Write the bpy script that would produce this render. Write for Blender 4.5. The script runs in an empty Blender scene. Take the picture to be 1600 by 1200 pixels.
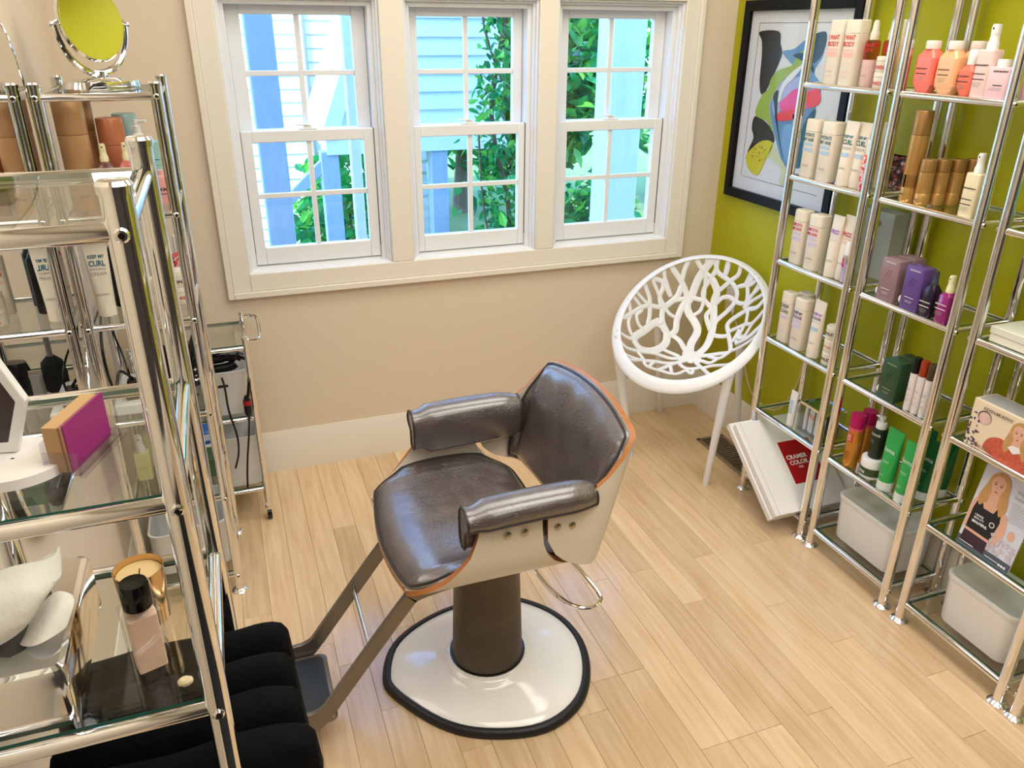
import bpy, math, random
from math import sin, cos, pi, sqrt, radians, atan2
from mathutils import Vector, Matrix
random.seed(7)
SC = bpy.context.scene
COL = SC.collection
V = Vector

# ------------------------------------------------------------------ camera
def basis(yaw, pitch, roll):
    f = V((sin(yaw)*cos(pitch), cos(yaw)*cos(pitch), sin(pitch)))
    r = V((cos(yaw), -sin(yaw), 0)); u = r.cross(f)
    return f, cos(roll)*r + sin(roll)*u, -sin(roll)*r + cos(roll)*u
cam_d = bpy.data.cameras.new('camera'); cam = bpy.data.objects.new('camera', cam_d); COL.objects.link(cam)
F_, R_, U_ = basis(0.3515, -0.4261, 0.0074)
cam.matrix_world = Matrix(((R_.x, U_.x, -F_.x, -2.0545), (R_.y, U_.y, -F_.y, -2.9769), (R_.z, U_.z, -F_.z, 1.678), (0, 0, 0, 1)))
cam_d.sensor_width = 36; cam_d.lens = 36*1217.9/1600; cam_d.clip_start = .05; cam_d.clip_end = 200
SC.camera = cam

# ------------------------------------------------------------------ light and exposure
SC.view_settings.view_transform = 'Standard'; SC.view_settings.look = 'None'
SC.view_settings.exposure = 0.2; SC.view_settings.gamma = 1; SC.view_settings.use_curve_mapping = False
W = bpy.data.worlds.new('sky'); SC.world = W; W.use_nodes = True
nt = W.node_tree; nt.nodes.clear()
sky = nt.nodes.new('ShaderNodeTexSky'); sky.sky_type = 'NISHITA'; sky.sun_disc = False
sky.sun_elevation = radians(48); sky.sun_rotation = radians(215); sky.air_density = 1.0; sky.dust_density = 1.2; sky.ozone_density = 3.0
bg = nt.nodes.new('ShaderNodeBackground'); bg.inputs['Strength'].default_value = 1.6
wo = nt.nodes.new('ShaderNodeOutputWorld')
tint = nt.nodes.new('ShaderNodeVectorMath'); tint.operation = 'MULTIPLY'; tint.inputs[1].default_value = (.66, .92, 1.22)
nt.links.new(sky.outputs[0], tint.inputs[0]); nt.links.new(tint.outputs[0], bg.inputs[0]); nt.links.new(bg.outputs[0], wo.inputs[0])
sun_d = bpy.data.lights.new('sun', 'SUN'); sun_d.energy = 7.0; sun_d.angle = radians(.6); sun_d.color = (1, .95, .86)
sun = bpy.data.objects.new('sun', sun_d); COL.objects.link(sun)
sun.rotation_euler = V((0.62, 0.62, -0.95)).to_track_quat('-Z', 'Y').to_euler()
def area(x, y, z, sx, sy, e, col, direction=(0, 0, -1)):
    d = bpy.data.lights.new('ceiling_lamp', 'AREA'); d.shape = 'RECTANGLE'; d.size = sx; d.size_y = sy; d.energy = e; d.color = col
    o = bpy.data.objects.new('ceiling_lamp', d); COL.objects.link(o); o.location = (x, y, z)
    o.rotation_euler = V(direction).to_track_quat('-Z', 'Y').to_euler()
    return o
WARM = (1.0, .945, .87)
for lx, ly, e in ((-.75, -1.0, 13), (-1.75, -1.0, 9), (-.75, -2.4, 16), (-1.75, -2.4, 12), (-1.2, -3.6, 12)):
    area(lx, ly, 2.585, .95, .9, e, WARM)

# ------------------------------------------------------------------ materials
def lin(c):
    return tuple((x/12.92 if x <= .04045 else ((x+.055)/1.055)**2.4) for x in (v/255 for v in c))
MATS = {}
def mat(name, rgb, rough=.5, metal=0., spec=.5, coat=0., alpha=1., trans=0., ior=1.45, bump=None, vary=None, sheen=0.):
    """rgb in 0-255 sRGB; bump=(scale, strength, detail); vary=(scale, amount, stretch)"""
    if name in MATS: return MATS[name]
    m = bpy.data.materials.new(name); m.use_nodes = True; MATS[name] = m
    n = m.node_tree.nodes; l = m.node_tree.links; b = n['Principled BSDF']
    c = lin(rgb)
    b.inputs['Base Color'].default_value = (*c, 1); b.inputs['Roughness'].default_value = rough; b.inputs['Metallic'].default_value = metal
    b.inputs['Specular IOR Level'].default_value = spec; b.inputs['Coat Weight'].default_value = coat; b.inputs['Coat Roughness'].default_value = .08
    b.inputs['Alpha'].default_value = alpha; b.inputs['Transmission Weight'].default_value = trans; b.inputs['IOR'].default_value = ior
    b.inputs['Sheen Weight'].default_value = sheen
    if bump or vary:
        tc = n.new('ShaderNodeTexCoord')
    if bump:
        t = n.new('ShaderNodeTexNoise'); t.inputs['Scale'].default_value = bump[0]; t.inputs['Detail'].default_value = bump[2] if len(bump) > 2 else 3
        bp = n.new('ShaderNodeBump'); bp.inputs['Strength'].default_value = bump[1]; bp.inputs['Distance'].default_value = .01
        l.new(tc.outputs['Object'], t.inputs['Vector']); l.new(t.outputs['Fac'], bp.inputs['Height']); l.new(bp.outputs[0], b.inputs['Normal'])
    if vary:
        mp = n.new('ShaderNodeMapping'); mp.inputs['Scale'].default_value = vary[2] if len(vary) > 2 else (1, 1, 1)
        t = n.new('ShaderNodeTexNoise'); t.inputs['Scale'].default_value = vary[0]; t.inputs['Detail'].default_value = 4
        r = n.new('ShaderNodeMapRange'); r.inputs['To Min'].default_value = 1-vary[1]; r.inputs['To Max'].default_value = 1+vary[1]
        mx = n.new('ShaderNodeVectorMath'); mx.operation = 'SCALE'; mx.inputs[0].default_value = c
        l.new(tc.outputs['Object'], mp.inputs[0]); l.new(mp.outputs[0], t.inputs['Vector']); l.new(t.outputs['Fac'], r.inputs['Value'])
        l.new(r.outputs[0], mx.inputs['Scale']); l.new(mx.outputs[0], b.inputs['Base Color'])
    return m
def glass(name, tint, refl=.06, ior=1.5, rough=.0):
    """thin pane: clear transmission plus a Fresnel reflection"""
    if name in MATS: return MATS[name]
    m = bpy.data.materials.new(name); m.use_nodes = True; MATS[name] = m
    n = m.node_tree.nodes; l = m.node_tree.links; n.clear()
    o = n.new('ShaderNodeOutputMaterial'); t = n.new('ShaderNodeBsdfTransparent'); g = n.new('ShaderNodeBsdfGlossy'); x = n.new('ShaderNodeMixShader'); f = n.new('ShaderNodeFresnel')
    t.inputs[0].default_value = (*tint, 1); g.inputs['Roughness'].default_value = rough; f.inputs[0].default_value = ior
    ge = n.new('ShaderNodeNewGeometry'); mr = n.new('ShaderNodeMapRange'); mr.inputs['To Min'].default_value = ior; mr.inputs['To Max'].default_value = 1/ior
    l.new(ge.outputs['Backfacing'], mr.inputs['Value']); l.new(mr.outputs[0], f.inputs[0])
    l.new(f.outputs[0], x.inputs[0]); l.new(t.outputs[0], x.inputs[1]); l.new(g.outputs[0], x.inputs[2]); l.new(x.outputs[0], o.inputs[0])
    return m
chrome = mat('chrome', (238, 238, 240), .07, 1.)
steel = mat('brushed_steel', (190, 186, 180), .28, 1.)
mirror_m = mat('mirror_silver', (245, 245, 245), .01, 1.)
shelf_glass = glass('shelf_glass', (.95, .98, .965))
glass_edge = mat('glass_edge', (52, 96, 82), .1, 0, .6)
pane_m = glass('window_glass', (.96, .985, .99))
clear_m = glass('clear_plastic', (.93, .95, .97), ior=1.35)
wall_m = mat('cream_wall_paint', (226, 211, 190), .6, bump=(220, .05, 2))
green_m = mat('chartreuse_wall_paint', (174, 173, 4), .45, bump=(220, .05, 2))
trim_m = mat('white_trim_paint', (238, 232, 220), .35)
vinyl_m = mat('white_vinyl_sash', (236, 238, 240), .35)
ceil_m = mat('ceiling_paint', (240, 236, 228), .8)
white_pl = mat('white_plastic', (238, 238, 238), .35)
cream_pl = mat('cream_plastic', (236, 226, 208), .38)
black_pl = mat('black_plastic', (14, 14, 16), .25)
ink_black = mat('ink_black', (40, 38, 40), .5)
ink_grey = mat('ink_grey', (150, 146, 142), .5)
ink_red = mat('ink_red', (206, 44, 48), .5)
ink_pink = mat('ink_pale_pink', (238, 186, 172), .5)
ink_teal = mat('ink_teal', (24, 98, 112), .5)
ink_mag = mat('ink_magenta', (200, 22, 110), .5)
ink_navy = mat('ink_navy', (44, 48, 130), .5)
ink_blue = mat('ink_pale_blue', (176, 200, 220), .5)
ink_white = mat('ink_white', (240, 240, 240), .5)
ink_orange = mat('ink_orange', (222, 120, 60), .5)

# ------------------------------------------------------------------ mesh helpers
class M:
    def __init__(s): s.v = []; s.f = []; s.mi = []; s.cur = 0
    def add(s, vs, fs):
        o = len(s.v); s.v += [V(a) for a in vs]; s.f += [tuple(i+o for i in f) for f in fs]; s.mi += [s.cur]*len(fs); return s
    def box(s, c, d, rot=None):
        h = [a/2 for a in d]; vs = []
        for z in (-1, 1):
            for x, y in ((-1, -1), (1, -1), (1, 1), (-1, 1)):
                p = V((x*h[0], y*h[1], z*h[2]))
                if rot: p = rot @ p
                vs.append(p+V(c))
        return s.add(vs, [(3, 2, 1, 0), (4, 5, 6, 7), (0, 1, 5, 4), (1, 2, 6, 5), (2, 3, 7, 6), (3, 0, 4, 7)])
    def bx(s, x0, x1, y0, y1, z0, z1): return s.box(((x0+x1)/2, (y0+y1)/2, (z0+z1)/2), (abs(x1-x0), abs(y1-y0), abs(z1-z0)))
    def loft(s, secs, cap0=True, cap1=True, closed=True, loop=False):
        n = len(secs[0]); vs = [p for q in secs for p in q]; fs = []
        K = len(secs)
        for k in range(K if loop else K-1):
            a = k*n; b = ((k+1) % K)*n
            for i in range(n if closed else n-1):
                j = (i+1) % n; fs.append((a+i, a+j, b+j, b+i))
        if cap0 and not loop: fs.append(tuple(range(n-1, -1, -1)))
        if cap1 and not loop: fs.append(tuple((K-1)*n+i for i in range(n)))
        return s.add(vs, fs)
    def lathe(s, prof, n=20, c=(0, 0, 0), cap0=True, cap1=True):
        return s.loft([[V((c[0]+r*cos(2*pi*i/n), c[1]+r*sin(2*pi*i/n), c[2]+z)) for i in range(n)] for r, z in prof], cap0, cap1)
    def tube(s, pts, r, n=10, closed=False, flat=None):
        pts = [V(p) for p in pts]; K = len(pts); secs = []; up = None
        rr_ = r if isinstance(r, (list, tuple)) else [r]*K
        for i in range(K):
            if closed: t = (pts[(i+1) % K]-pts[i-1])
            else: t = pts[min(i+1, K-1)]-pts[max(i-1, 0)]
            t.normalize()
            if up is None:
                up = V((0, 0, 1)) if abs(t.z) < .9 else V((1, 0, 0))
            a = t.cross(up)
            if a.length < 1e-5: a = t.orthogonal()
            a.normalize(); b = a.cross(t); b.normalize(); up = b
            secs.append([pts[i]+rr_[i]*(cos(2*pi*k/n)*a+sin(2*pi*k/n)*b) for k in range(n)])
        return s.loft(secs, loop=closed)
    def cyl(s, p, q, r, n=14): return s.tube([p, q], r, n)
    def sphere(s, c, r, n=12, sc=(1, 1, 1)):
        secs = []
        for i in range(1, n//2):
            a = pi*i/(n//2); secs.append([V((c[0]+sc[0]*r*sin(a)*cos(2*pi*k/n), c[1]+sc[1]*r*sin(a)*sin(2*pi*k/n), c[2]-sc[2]*r*cos(a))) for k in range(n)])
        return s.loft(secs)
    def poly(s, pts): return s.add(pts, [tuple(range(len(pts)))])
    def prism(s, pts, d):
        """closed planar outline pts pushed along vector d"""
        d = V(d); return s.loft([[V(p) for p in pts], [V(p)+d for p in pts]])
    def grid(s, rows, thick=None):
        n = len(rows[0]); s.loft([list(r) for r in rows], False, False, closed=False); return s
    def xf(s, m):
        s.v = [m @ p for p in s.v]; return s
    def build(s, name, mats, parent=None, loc=None, smooth=35, bevel=0, bseg=2, subsurf=0):
        me = bpy.data.meshes.new(name); me.from_pydata([tuple(p) for p in s.v], [], s.f)
        if not isinstance(mats, (list, tuple)): mats = [mats]
        for m in mats: me.materials.append(m)
        me.polygons.foreach_set('material_index', s.mi)
        if smooth:
            me.polygons.foreach_set('use_smooth', [True]*len(me.polygons)); me.set_sharp_from_angle(angle=radians(smooth))
        me.update(); o = bpy.data.objects.new(name, me); COL.objects.link(o)
        if parent: o.parent = parent
        if loc: o.location = loc
        if bevel:
            b = o.modifiers.new('bevel', 'BEVEL'); b.width = bevel; b.segments = bseg; b.limit_method = 'ANGLE'; b.angle_limit = radians(40)
        if subsurf:
            b = o.modifiers.new('sub', 'SUBSURF'); b.levels = subsurf; b.render_levels = subsurf
        return o
def flipfix(o):
    import bmesh
    b = bmesh.new(); b.from_mesh(o.data); bmesh.ops.recalc_face_normals(b, faces=b.faces); b.to_mesh(o.data); b.free(); return o
def rr(w, d, r, z=0., n=4, cx=0., cy=0.):
    r = max(1e-4, min(r, w/2, d/2)); out = []
    for k, (sx, sy) in enumerate(((1, 1), (-1, 1), (-1, -1), (1, -1))):
        for i in range(n+1):
            a = pi/2*(k+i/n); out.append(V((cx+sx*(w/2-r)+r*cos(a), cy+sy*(d/2-r)+r*sin(a), z)))
    return out
def smooth_path(pts, per=6, closed=False):
    P = [V(p) for p in pts]; K = len(P); out = []
    rng = range(K) if closed else range(K-1)
    for i in rng:
        if closed: a, b, c, d = P[i-1], P[i], P[(i+1) % K], P[(i+2) % K]
        else: a, b, c, d = P[max(i-1, 0)], P[i], P[i+1], P[min(i+2, K-1)]
        for k in range(per):
            t = k/per
            out.append(.5*((2*b)+(c-a)*t+(2*a-5*b+4*c-d)*t*t+(3*b-a-3*c+d)*t**3))
    if not closed: out.append(P[-1])
    return out
def empty(name, loc=(0, 0, 0), rz=0.):
    o = bpy.data.objects.new(name, None); COL.objects.link(o); o.location = loc; o.rotation_euler = (0, 0, rz); o.empty_display_size = .05; return o
def tag(o, label=None, cat=None, group=None, kind=None):
    if label: o['label'] = label
    if cat: o['category'] = cat
    if group: o['group'] = group
    if kind: o['kind'] = kind
    return o
def thing(name, label, cat, loc, rz=0., group=None): return tag(empty(name, loc, rz), label, cat, group)
def copy_tree(o, parent=None):
    c = o.copy(); COL.objects.link(c); c.parent = parent
    for ch in list(o.children): copy_tree(ch, c)
    return c
def struct(name, m, mats, parent=None, **k):
    o = m.build(name, mats, parent, **k)
    if not parent: o['kind'] = 'structure'
    return o
FONTC = {}
def text_geo(t, size, align='CENTER', bold=0.):
    key = (t, size, align, bold)
    if key in FONTC: return FONTC[key]
    c = bpy.data.curves.new('t', 'FONT'); c.body = t; c.size = size; c.align_x = align; c.resolution_u = 2; c.offset = bold*size; c.space_line = .85
    o = bpy.data.objects.new('t', c); COL.objects.link(o)
    bpy.context.view_layer.update()
    me = bpy.data.meshes.new_from_object(o.evaluated_get(bpy.context.evaluated_depsgraph_get()))
    g = ([v.co.copy() for v in me.vertices], [tuple(p.vertices) for p in me.polygons])
    bpy.data.objects.remove(o); bpy.data.curves.remove(c); bpy.data.meshes.remove(me); FONTC[key] = g; return g
def lettering(parent, lines, surf, name='lettering', maxw=None):
    """lines: (text, size, x, z, material, align, bold); printed on the front (-Y) surface y=surf(x,z); a text starting with # is a printed bar w,h"""
    m = M(); ms = []
    for ln in lines:
        t, size, x0, z0, ma = ln[:5]; al = ln[5] if len(ln) > 5 else 'CENTER'; bo = ln[6] if len(ln) > 6 else .02
        if ma not in ms: ms.append(ma)
        m.cur = ms.index(ma)
        if t.startswith('#'):
            w, h = (float(a) for a in t[1:].split(',')); k = 8
            row = lambda z: [V((x0-w/2+w*i/k, surf(x0-w/2+w*i/k, z)-.0004, z)) for i in range(k+1)]
            m.loft([row(z0), row(z0+h)], False, False, closed=False)
        else:
            vs, fs = text_geo(t, size, al, bo)
            if maxw and not t.startswith('#'):
                tw_ = max(p.x for p in vs)-min(p.x for p in vs)
                if tw_ > maxw: vs = [V((p.x*maxw/tw_, p.y, 0)) for p in vs]
            m.add([(x0+p.x, surf(x0+p.x, z0+p.y)-.0005, z0+p.y) for p in vs], fs)
    return m.build(name, ms, parent, smooth=0)
# ================================================================== ROOM
XL = -2.49; YF = -4.5; ZC = 2.6
# floor of planks
def wood_floor():
    m = bpy.data.materials.new('maple_plank'); m.use_nodes = True; n = m.node_tree.nodes; l = m.node_tree.links; b = n['Principled BSDF']
    oi = n.new('ShaderNodeObjectInfo'); tc = n.new('ShaderNodeTexCoord'); mp = n.new('ShaderNodeMapping'); mp.inputs['Scale'].default_value = (22, 1.6, 1)
    ad = n.new('ShaderNodeVectorMath'); ad.operation = 'ADD'; sc = n.new('ShaderNodeVectorMath'); sc.operation = 'SCALE'; sc.inputs[0].default_value = (37, 91, 13)
    l.new(oi.outputs['Random'], sc.inputs['Scale']); l.new(tc.outputs['Object'], ad.inputs[0]); l.new(sc.outputs[0], ad.inputs[1]); l.new(ad.outputs[0], mp.inputs[0])
    t = n.new('ShaderNodeTexNoise'); t.inputs['Scale'].default_value = 2.2; t.inputs['Detail'].default_value = 6; t.inputs['Distortion'].default_value = .6; l.new(mp.outputs[0], t.inputs['Vector'])
    r = n.new('ShaderNodeValToRGB'); e = r.color_ramp.elements; e[0].position = .28; e[0].color = (*lin((212, 180, 140)), 1); e[1].position = .72; e[1].color = (*lin((232, 207, 172)), 1)
    l.new(t.outputs['Fac'], r.inputs[0])
    ra = n.new('ShaderNodeValToRGB'); ra.color_ramp.interpolation = 'LINEAR'
    ee = ra.color_ramp.elements; ee[0].color = (.86, .83, .78, 1); ee[1].color = (1.06, 1.05, 1.03, 1)
    l.new(oi.outputs['Random'], ra.inputs[0])
    mu = n.new('ShaderNodeVectorMath'); mu.operation = 'MULTIPLY'; l.new(r.outputs[0], mu.inputs[0]); l.new(ra.outputs[0], mu.inputs[1])
    l.new(mu.outputs[0], b.inputs['Base Color']); b.inputs['Roughness'].default_value = .17; b.inputs['Specular IOR Level'].default_value = .65
    bp = n.new('ShaderNodeBump'); bp.inputs['Strength'].default_value = .04; l.new(t.outputs['Fac'], bp.inputs['Height']); l.new(bp.outputs[0], b.inputs['Normal'])
    return m
plank_m = wood_floor()
floor = struct('floor', M().bx(XL-.1, .1, YF-.1, .1, -.12, -.02), mat('subfloor', (120, 90, 60), .8))
PW = .083
def plank_mesh(length):
    c = .0009; h = .02
    def sec(w, ln, z): return [V((-w/2, 0+(length-ln)/2, z)), V((w/2, (length-ln)/2, z)), V((w/2, (length+ln)/2, z)), V((-w/2, (length+ln)/2, z))]
    m = M().loft([sec(PW-.0006, length-.0006, -h), sec(PW-.0006, length-.0006, -c), sec(PW-2*c-.0006, length-2*c-.0006, 0)], False, True)
    me = bpy.data.meshes.new('plank'); me.from_pydata([tuple(p) for p in m.v], [], m.f); me.materials.append(plank_m); return me
PM = {}
x = XL-.02+PW/2; rnd = random.Random(3)
while x < .06:
    y = YF; L = rnd.choice((.3, .5, .7, .9, 1.1))
    while y < -.001:
        if y+L > -.25: L = round(-y, 3)
        if L not in PM: PM[L] = plank_mesh(L)
        o = bpy.data.objects.new('plank', PM[L]); COL.objects.link(o); o.parent = floor; o.location = (x, y, 0)
        y = round(y+L, 3); L = rnd.choice((.7, .9, .9, 1.1, 1.1, 1.3))
    x += PW
# walls
OX0, OX1, OZ0, OZ1 = -2.03, -.225, .83, 1.80     # window opening
wb = M().bx(XL-.1, OX0, 0, .14, -.02, ZC).bx(OX1, .1, 0, .14, -.02, ZC).bx(OX0, OX1, 0, .14, -.02, OZ0).bx(OX0, OX1, 0, .14, OZ1, ZC)
struct('wall_back', wb, wall_m)
struct('wall_right', M().bx(0, .1, -2.75, 0, -.02, ZC), green_m)
struct('wall_front_side', M().bx(0, .1, YF-.1, -2.75, -.02, ZC), mat('dark_reflection_wall', (74, 68, 66), .6))  # unseen stretch of wall, darkened so the chrome reflects less green
struct('wall_left', M().bx(XL-.1, XL, YF-.1, 0, -.02, ZC), wall_m)
struct('wall_front', M().bx(XL, 0, YF-.1, YF, -.02, ZC), mat('dark_reflection_wall', (74, 68, 66), .6))  # unseen wall given a dark colour for dark reflections in the chrome
struct('ceiling', M().bx(XL-.1, .1, YF-.1, .14, ZC, ZC+.1), ceil_m)
def base(name, p, q, nrm):
    """baseboard profile run from p to q (xy), nrm = direction into the room"""
    prof = [(0, 0), (.016, 0), (.016, .132), (.013, .14), (.013, .148), (.006, .168), (.004, .178), (0, .178)]
    n = V((*nrm, 0)); secs = [[V((*e, 0))+n*a+V((0, 0, h)) for a, h in prof] for e in (p, q)]
    return flipfix(struct(name, M().loft(secs), trim_m, smooth=30))
base('baseboard_back', (XL, 0), (0, 0), (0, -1)); base('baseboard_right', (0, 0), (0, YF), (-1, 0))
base('baseboard_left', (XL, YF), (XL, 0), (1, 0)); base('baseboard_front', (0, YF), (XL, YF), (0, 1))

# ------------------------------------------------------------------ windows
cas = M()
cas.bx(-2.072, -2.008, -.018, 0, .78, 1.88).bx(-.248, -.187, -.018, 0, .78, 1.88)                # legs
cas.bx(-2.008, -.248, -.018, 0, .78, .846).bx(-2.008, -.248, -.018, 0, 1.785, 1.88)               # apron and head
cas.bx(-2.094, -2.072, -.028, 0, .757, 1.905).bx(-.187, -.165, -.028, 0, .757, 1.905).bx(-2.072, -.187, -.028, 0, .757, .78).bx(-2.072, -.187, -.028, 0, 1.88, 1.905)  # raised outer band
cas.bx(-1.470, -1.384, -.018, .11, .846, 1.785).bx(-.868, -.790, -.018, .11, .846, 1.785)         # mullion posts
struct('trim_1', cas, trim_m, bevel=.003)
def window(n, x0, x1, cx):
    root = empty('window_%d' % n, (cx, 0, 0)); root['kind'] = 'structure'
    a, b = x0-cx, x1-cx
    m = M()
    for i, (y0, y1, t) in enumerate(((-.004, .012, .008), (.012, .03, .016), (.03, .125, .032))):      # stepped jamb liners
        m.bx(a, a+t, y0, y1, .846, 1.785).bx(b-t, b, y0, y1, .846, 1.785).bx(a+t, b-t, y0, y1, 1.785-t*1.05, 1.785)
    m.add([(a, -.004, .835), (b, -.004, .835), (b, .13, .835), (a, .13, .835), (a, -.004, .848), (b, -.004, .848), (b, .04, .852), (a, .04, .852), (b, .13, .9), (a, .13, .9)],
          [(3, 2, 1, 0), (0, 1, 5, 4), (4, 5, 6, 7), (7, 6, 8, 9), (2, 3, 9, 8), (1, 2, 8, 6, 5), (0, 4, 7, 9, 3)])
    m.build('jamb', vinyl_m, root, bevel=.002)
    sw = (b-a)/2-.033; mx = (a+b)/2
    def sash(name, y0, y1, z0, z1, gz0, gz1, gw):
        s = M().bx(mx-sw, mx-gw, y0, y1, z0, z1).bx(mx+gw, mx+sw, y0, y1, z0, z1).bx(mx-gw, mx+gw, y0, y1, z0, gz0).bx(mx-gw, mx+gw, y0, y1, gz1, z1)
        so = s.build(name, vinyl_m, root, bevel=.003)
        zm = (gz0+gz1)/2; ym = (y0+y1)/2
        M().bx(mx-.009, mx+.009, ym-.008, ym+.008, gz0, gz1).build('muntin', vinyl_m, so, bevel=.002)
        M().bx(mx-gw, mx-.009, ym-.008, ym+.008, zm-.009, zm+.009).bx(mx+.009, mx+gw, ym-.008, ym+.008, zm-.009, zm+.009).build('muntin', vinyl_m, so, bevel=.002)
        for xa, xb in ((mx-gw, mx-.009), (mx+.009, mx+gw)):
            for za, zb in ((gz0, zm-.009), (zm+.009, gz1)):
                M().bx(xa, xb, ym-.002, ym+.002, za, zb).build('pane', pane_m, so, smooth=0)
        return so
    up = sash('upper_sash', .082, .112, 1.325, 1.752, 1.346, 1.722, .188)
    lo = sash('lower_sash', .042, .074, .862, 1.345, .926, 1.305, .198)
    lk = M().bx(mx-.032, mx+.032, .046, .07, 1.345, 1.351).box((mx, .06, 1.356), (.03, .022, .012)).box((mx-.02, .05, 1.362), (.05, .008, .006))
    lk.build('sash_lock', vinyl_m, root, bevel=.002)
    for s in (-1, 1):
        M().bx(mx+s*(sw-.017)-.003, mx+s*(sw-.017)+.003, .0805, .082, 1.42, 1.455).build('vent_latch', white_pl, root)
        M().bx(mx+s*(sw+.001)-.0015, mx+s*(sw+.001)+.0015, .0405, .06, .905, 1.345).build('dark_gap_strip', black_pl, root)  # black strip paints in the shade of the gap beside the sash
window(1, -2.008, -1.470, -1.7345); window(2, -1.384, -.868, -1.138); window(3, -.790, -.248, -.545)
mt_ = thing('added_dark_mat', 'unseen black mat added behind the camera to darken chrome reflections', 'mat', (-1.75, -3.5, 0))  # out of view, added so the near posts reflect something dark
M().loft([rr(1.3, 1.75, .12, 0, 6), rr(1.3, 1.75, .12, .006, 6), rr(1.25, 1.70, .10, .014, 6)]).build('mat', mat('added_mat_black', (16, 16, 18), .7, bump=(60, .4)), mt_)
# floor vent
fv = thing('floor_vent', 'brown metal floor register with dark slots behind the white chair', 'vent', (-.135, -.56, 0))
fr = M()
w, d = .135, .42
fr.bx(-w/2, -w/2+.016, -d/2, d/2, 0, .006).bx(w/2-.016, w/2, -d/2, d/2, 0, .006).bx(-w/2, w/2, -d/2, -d/2+.016, 0, .006).bx(-w/2, w/2, d/2-.016, d/2, 0, .006)
bronze = mat('register_metal', (150, 136, 112), .35, .6)
fr.build('frame', bronze, fv, bevel=.002)
M().bx(-w/2+.014, w/2-.014, -d/2+.014, d/2-.014, .0006, .001).build('opening', mat('duct_dark', (12, 10, 9), .9), fv)
for i in range(26):
    yy = -d/2+.022+i*.0147
    M().bx(-w/2+.016, w/2-.016, yy-.0028, yy+.0028, .001, .005).build('slat', bronze, fv)
# ================================================================== CHROME SHELVING TOWERS
PR = .0145; RRD = .0095; SZ = [.067+.2913*i for i in range(7)]; GT = .006
def tower(label, x0, x1, y0, y1, levels, ztop, group, gaps=()):
    """posts on the four corners (x0,x1)x(y0,y1); origin at the middle of the footprint"""
    cx, cy = (x0+x1)/2, (y0+y1)/2; a, b = abs(x1-x0)/2, abs(y1-y0)/2
    t = thing('shelving_tower', label, 'shelving', (cx, cy, 0), 0, group)
    post = foot = None
    for sx in (-1, 1):
        for sy in (-1, 1):
            if post is None:
                post = M().lathe([(PR, .014), (PR, ztop-.012)], 18).build('post', chrome, t)
                M().lathe([(.027, 0), (.027, .004), (.02, .011), (.013, .014)], 20).build('foot', chrome, post)
                M().lathe([(PR+.0012, ztop-.012), (PR+.0018, ztop-.004), (PR-.001, ztop), (.004, ztop+.0008)], 18).build('cap', chrome, post)
                m = M()
                for z in levels:
                    for q in ((0, -1), (0, 1)):
                        m.cur = 0; m.tube([(0, q[1]*(PR-.002), z), (0, q[1]*(PR+.0012), z), (0, q[1]*(PR+.0034), z), (0, q[1]*(PR+.0036), z)], [.0072, .0072, .0052, .0036], 14)
                        m.cur = 1; m.tube([(0, q[1]*(PR+.0030), z), (0, q[1]*(PR+.0039), z)], .0032, 6)
                m.build('screw', [chrome, mat('socket_dark', (40, 38, 36), .4, .8)], post)['kind'] = 'stuff'; p = post
            else:
                p = copy_tree(post, t)
            p.location = (sx*a, sy*b, 0)
    for z in levels:
        M().cyl((-a, -b, z), (a, -b, z), RRD).build('rail', chrome, t); M().cyl((-a, b, z), (a, b, z), RRD).build('rail', chrome, t)
        M().cyl((-a, -b, z), (-a, b, z), RRD).build('rail', chrome, t); M().cyl((a, -b, z), (a, b, z), RRD).build('rail', chrome, t)
        g = M(); i = .0115
        g.bx(-a+i, a-i, -b+i, b-i, z+.0012, z+.0012+GT); g.mi = [0, 0, 1, 1, 1, 1]
        g.build('glass_shelf', [shelf_glass, glass_edge], t, smooth=0)
    return t
GR = 'chrome and glass shelving towers on the green wall'
tower('first chrome shelving tower from the window, nearest the white chair', -.247, -.035, -1.116, -.766, SZ, 1.86, GR)
tower('second chrome shelving tower from the window, holding pink bottles and green tubes', -.247, -.035, -1.517, -1.170, SZ, 1.86, GR)
tower('third chrome shelving tower from the window, holding the advertising card', -.244, -.035, -1.940, -1.587, SZ, 1.86, GR)
tower('fourth chrome shelving tower, cut off at the right edge of the photo', -.243, -.035, -2.341, -1.993, SZ, 1.86, GR)
GL = 'chrome and glass shelving towers along the left wall'
tower('near chrome shelving tower at left holding the tissue box and black capes', -2.41, -2.146, -2.195, -1.87, [z-.015 for z in SZ[:6]], 1.555, GL)
tower('far chrome shelving tower at left with the round mirror on top', -2.444, -2.18, -.75, -.41, SZ[:6], 1.558, GL)
def TOP(i, dz=0): return SZ[i]+.0072+dz          # top of the glass
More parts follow.
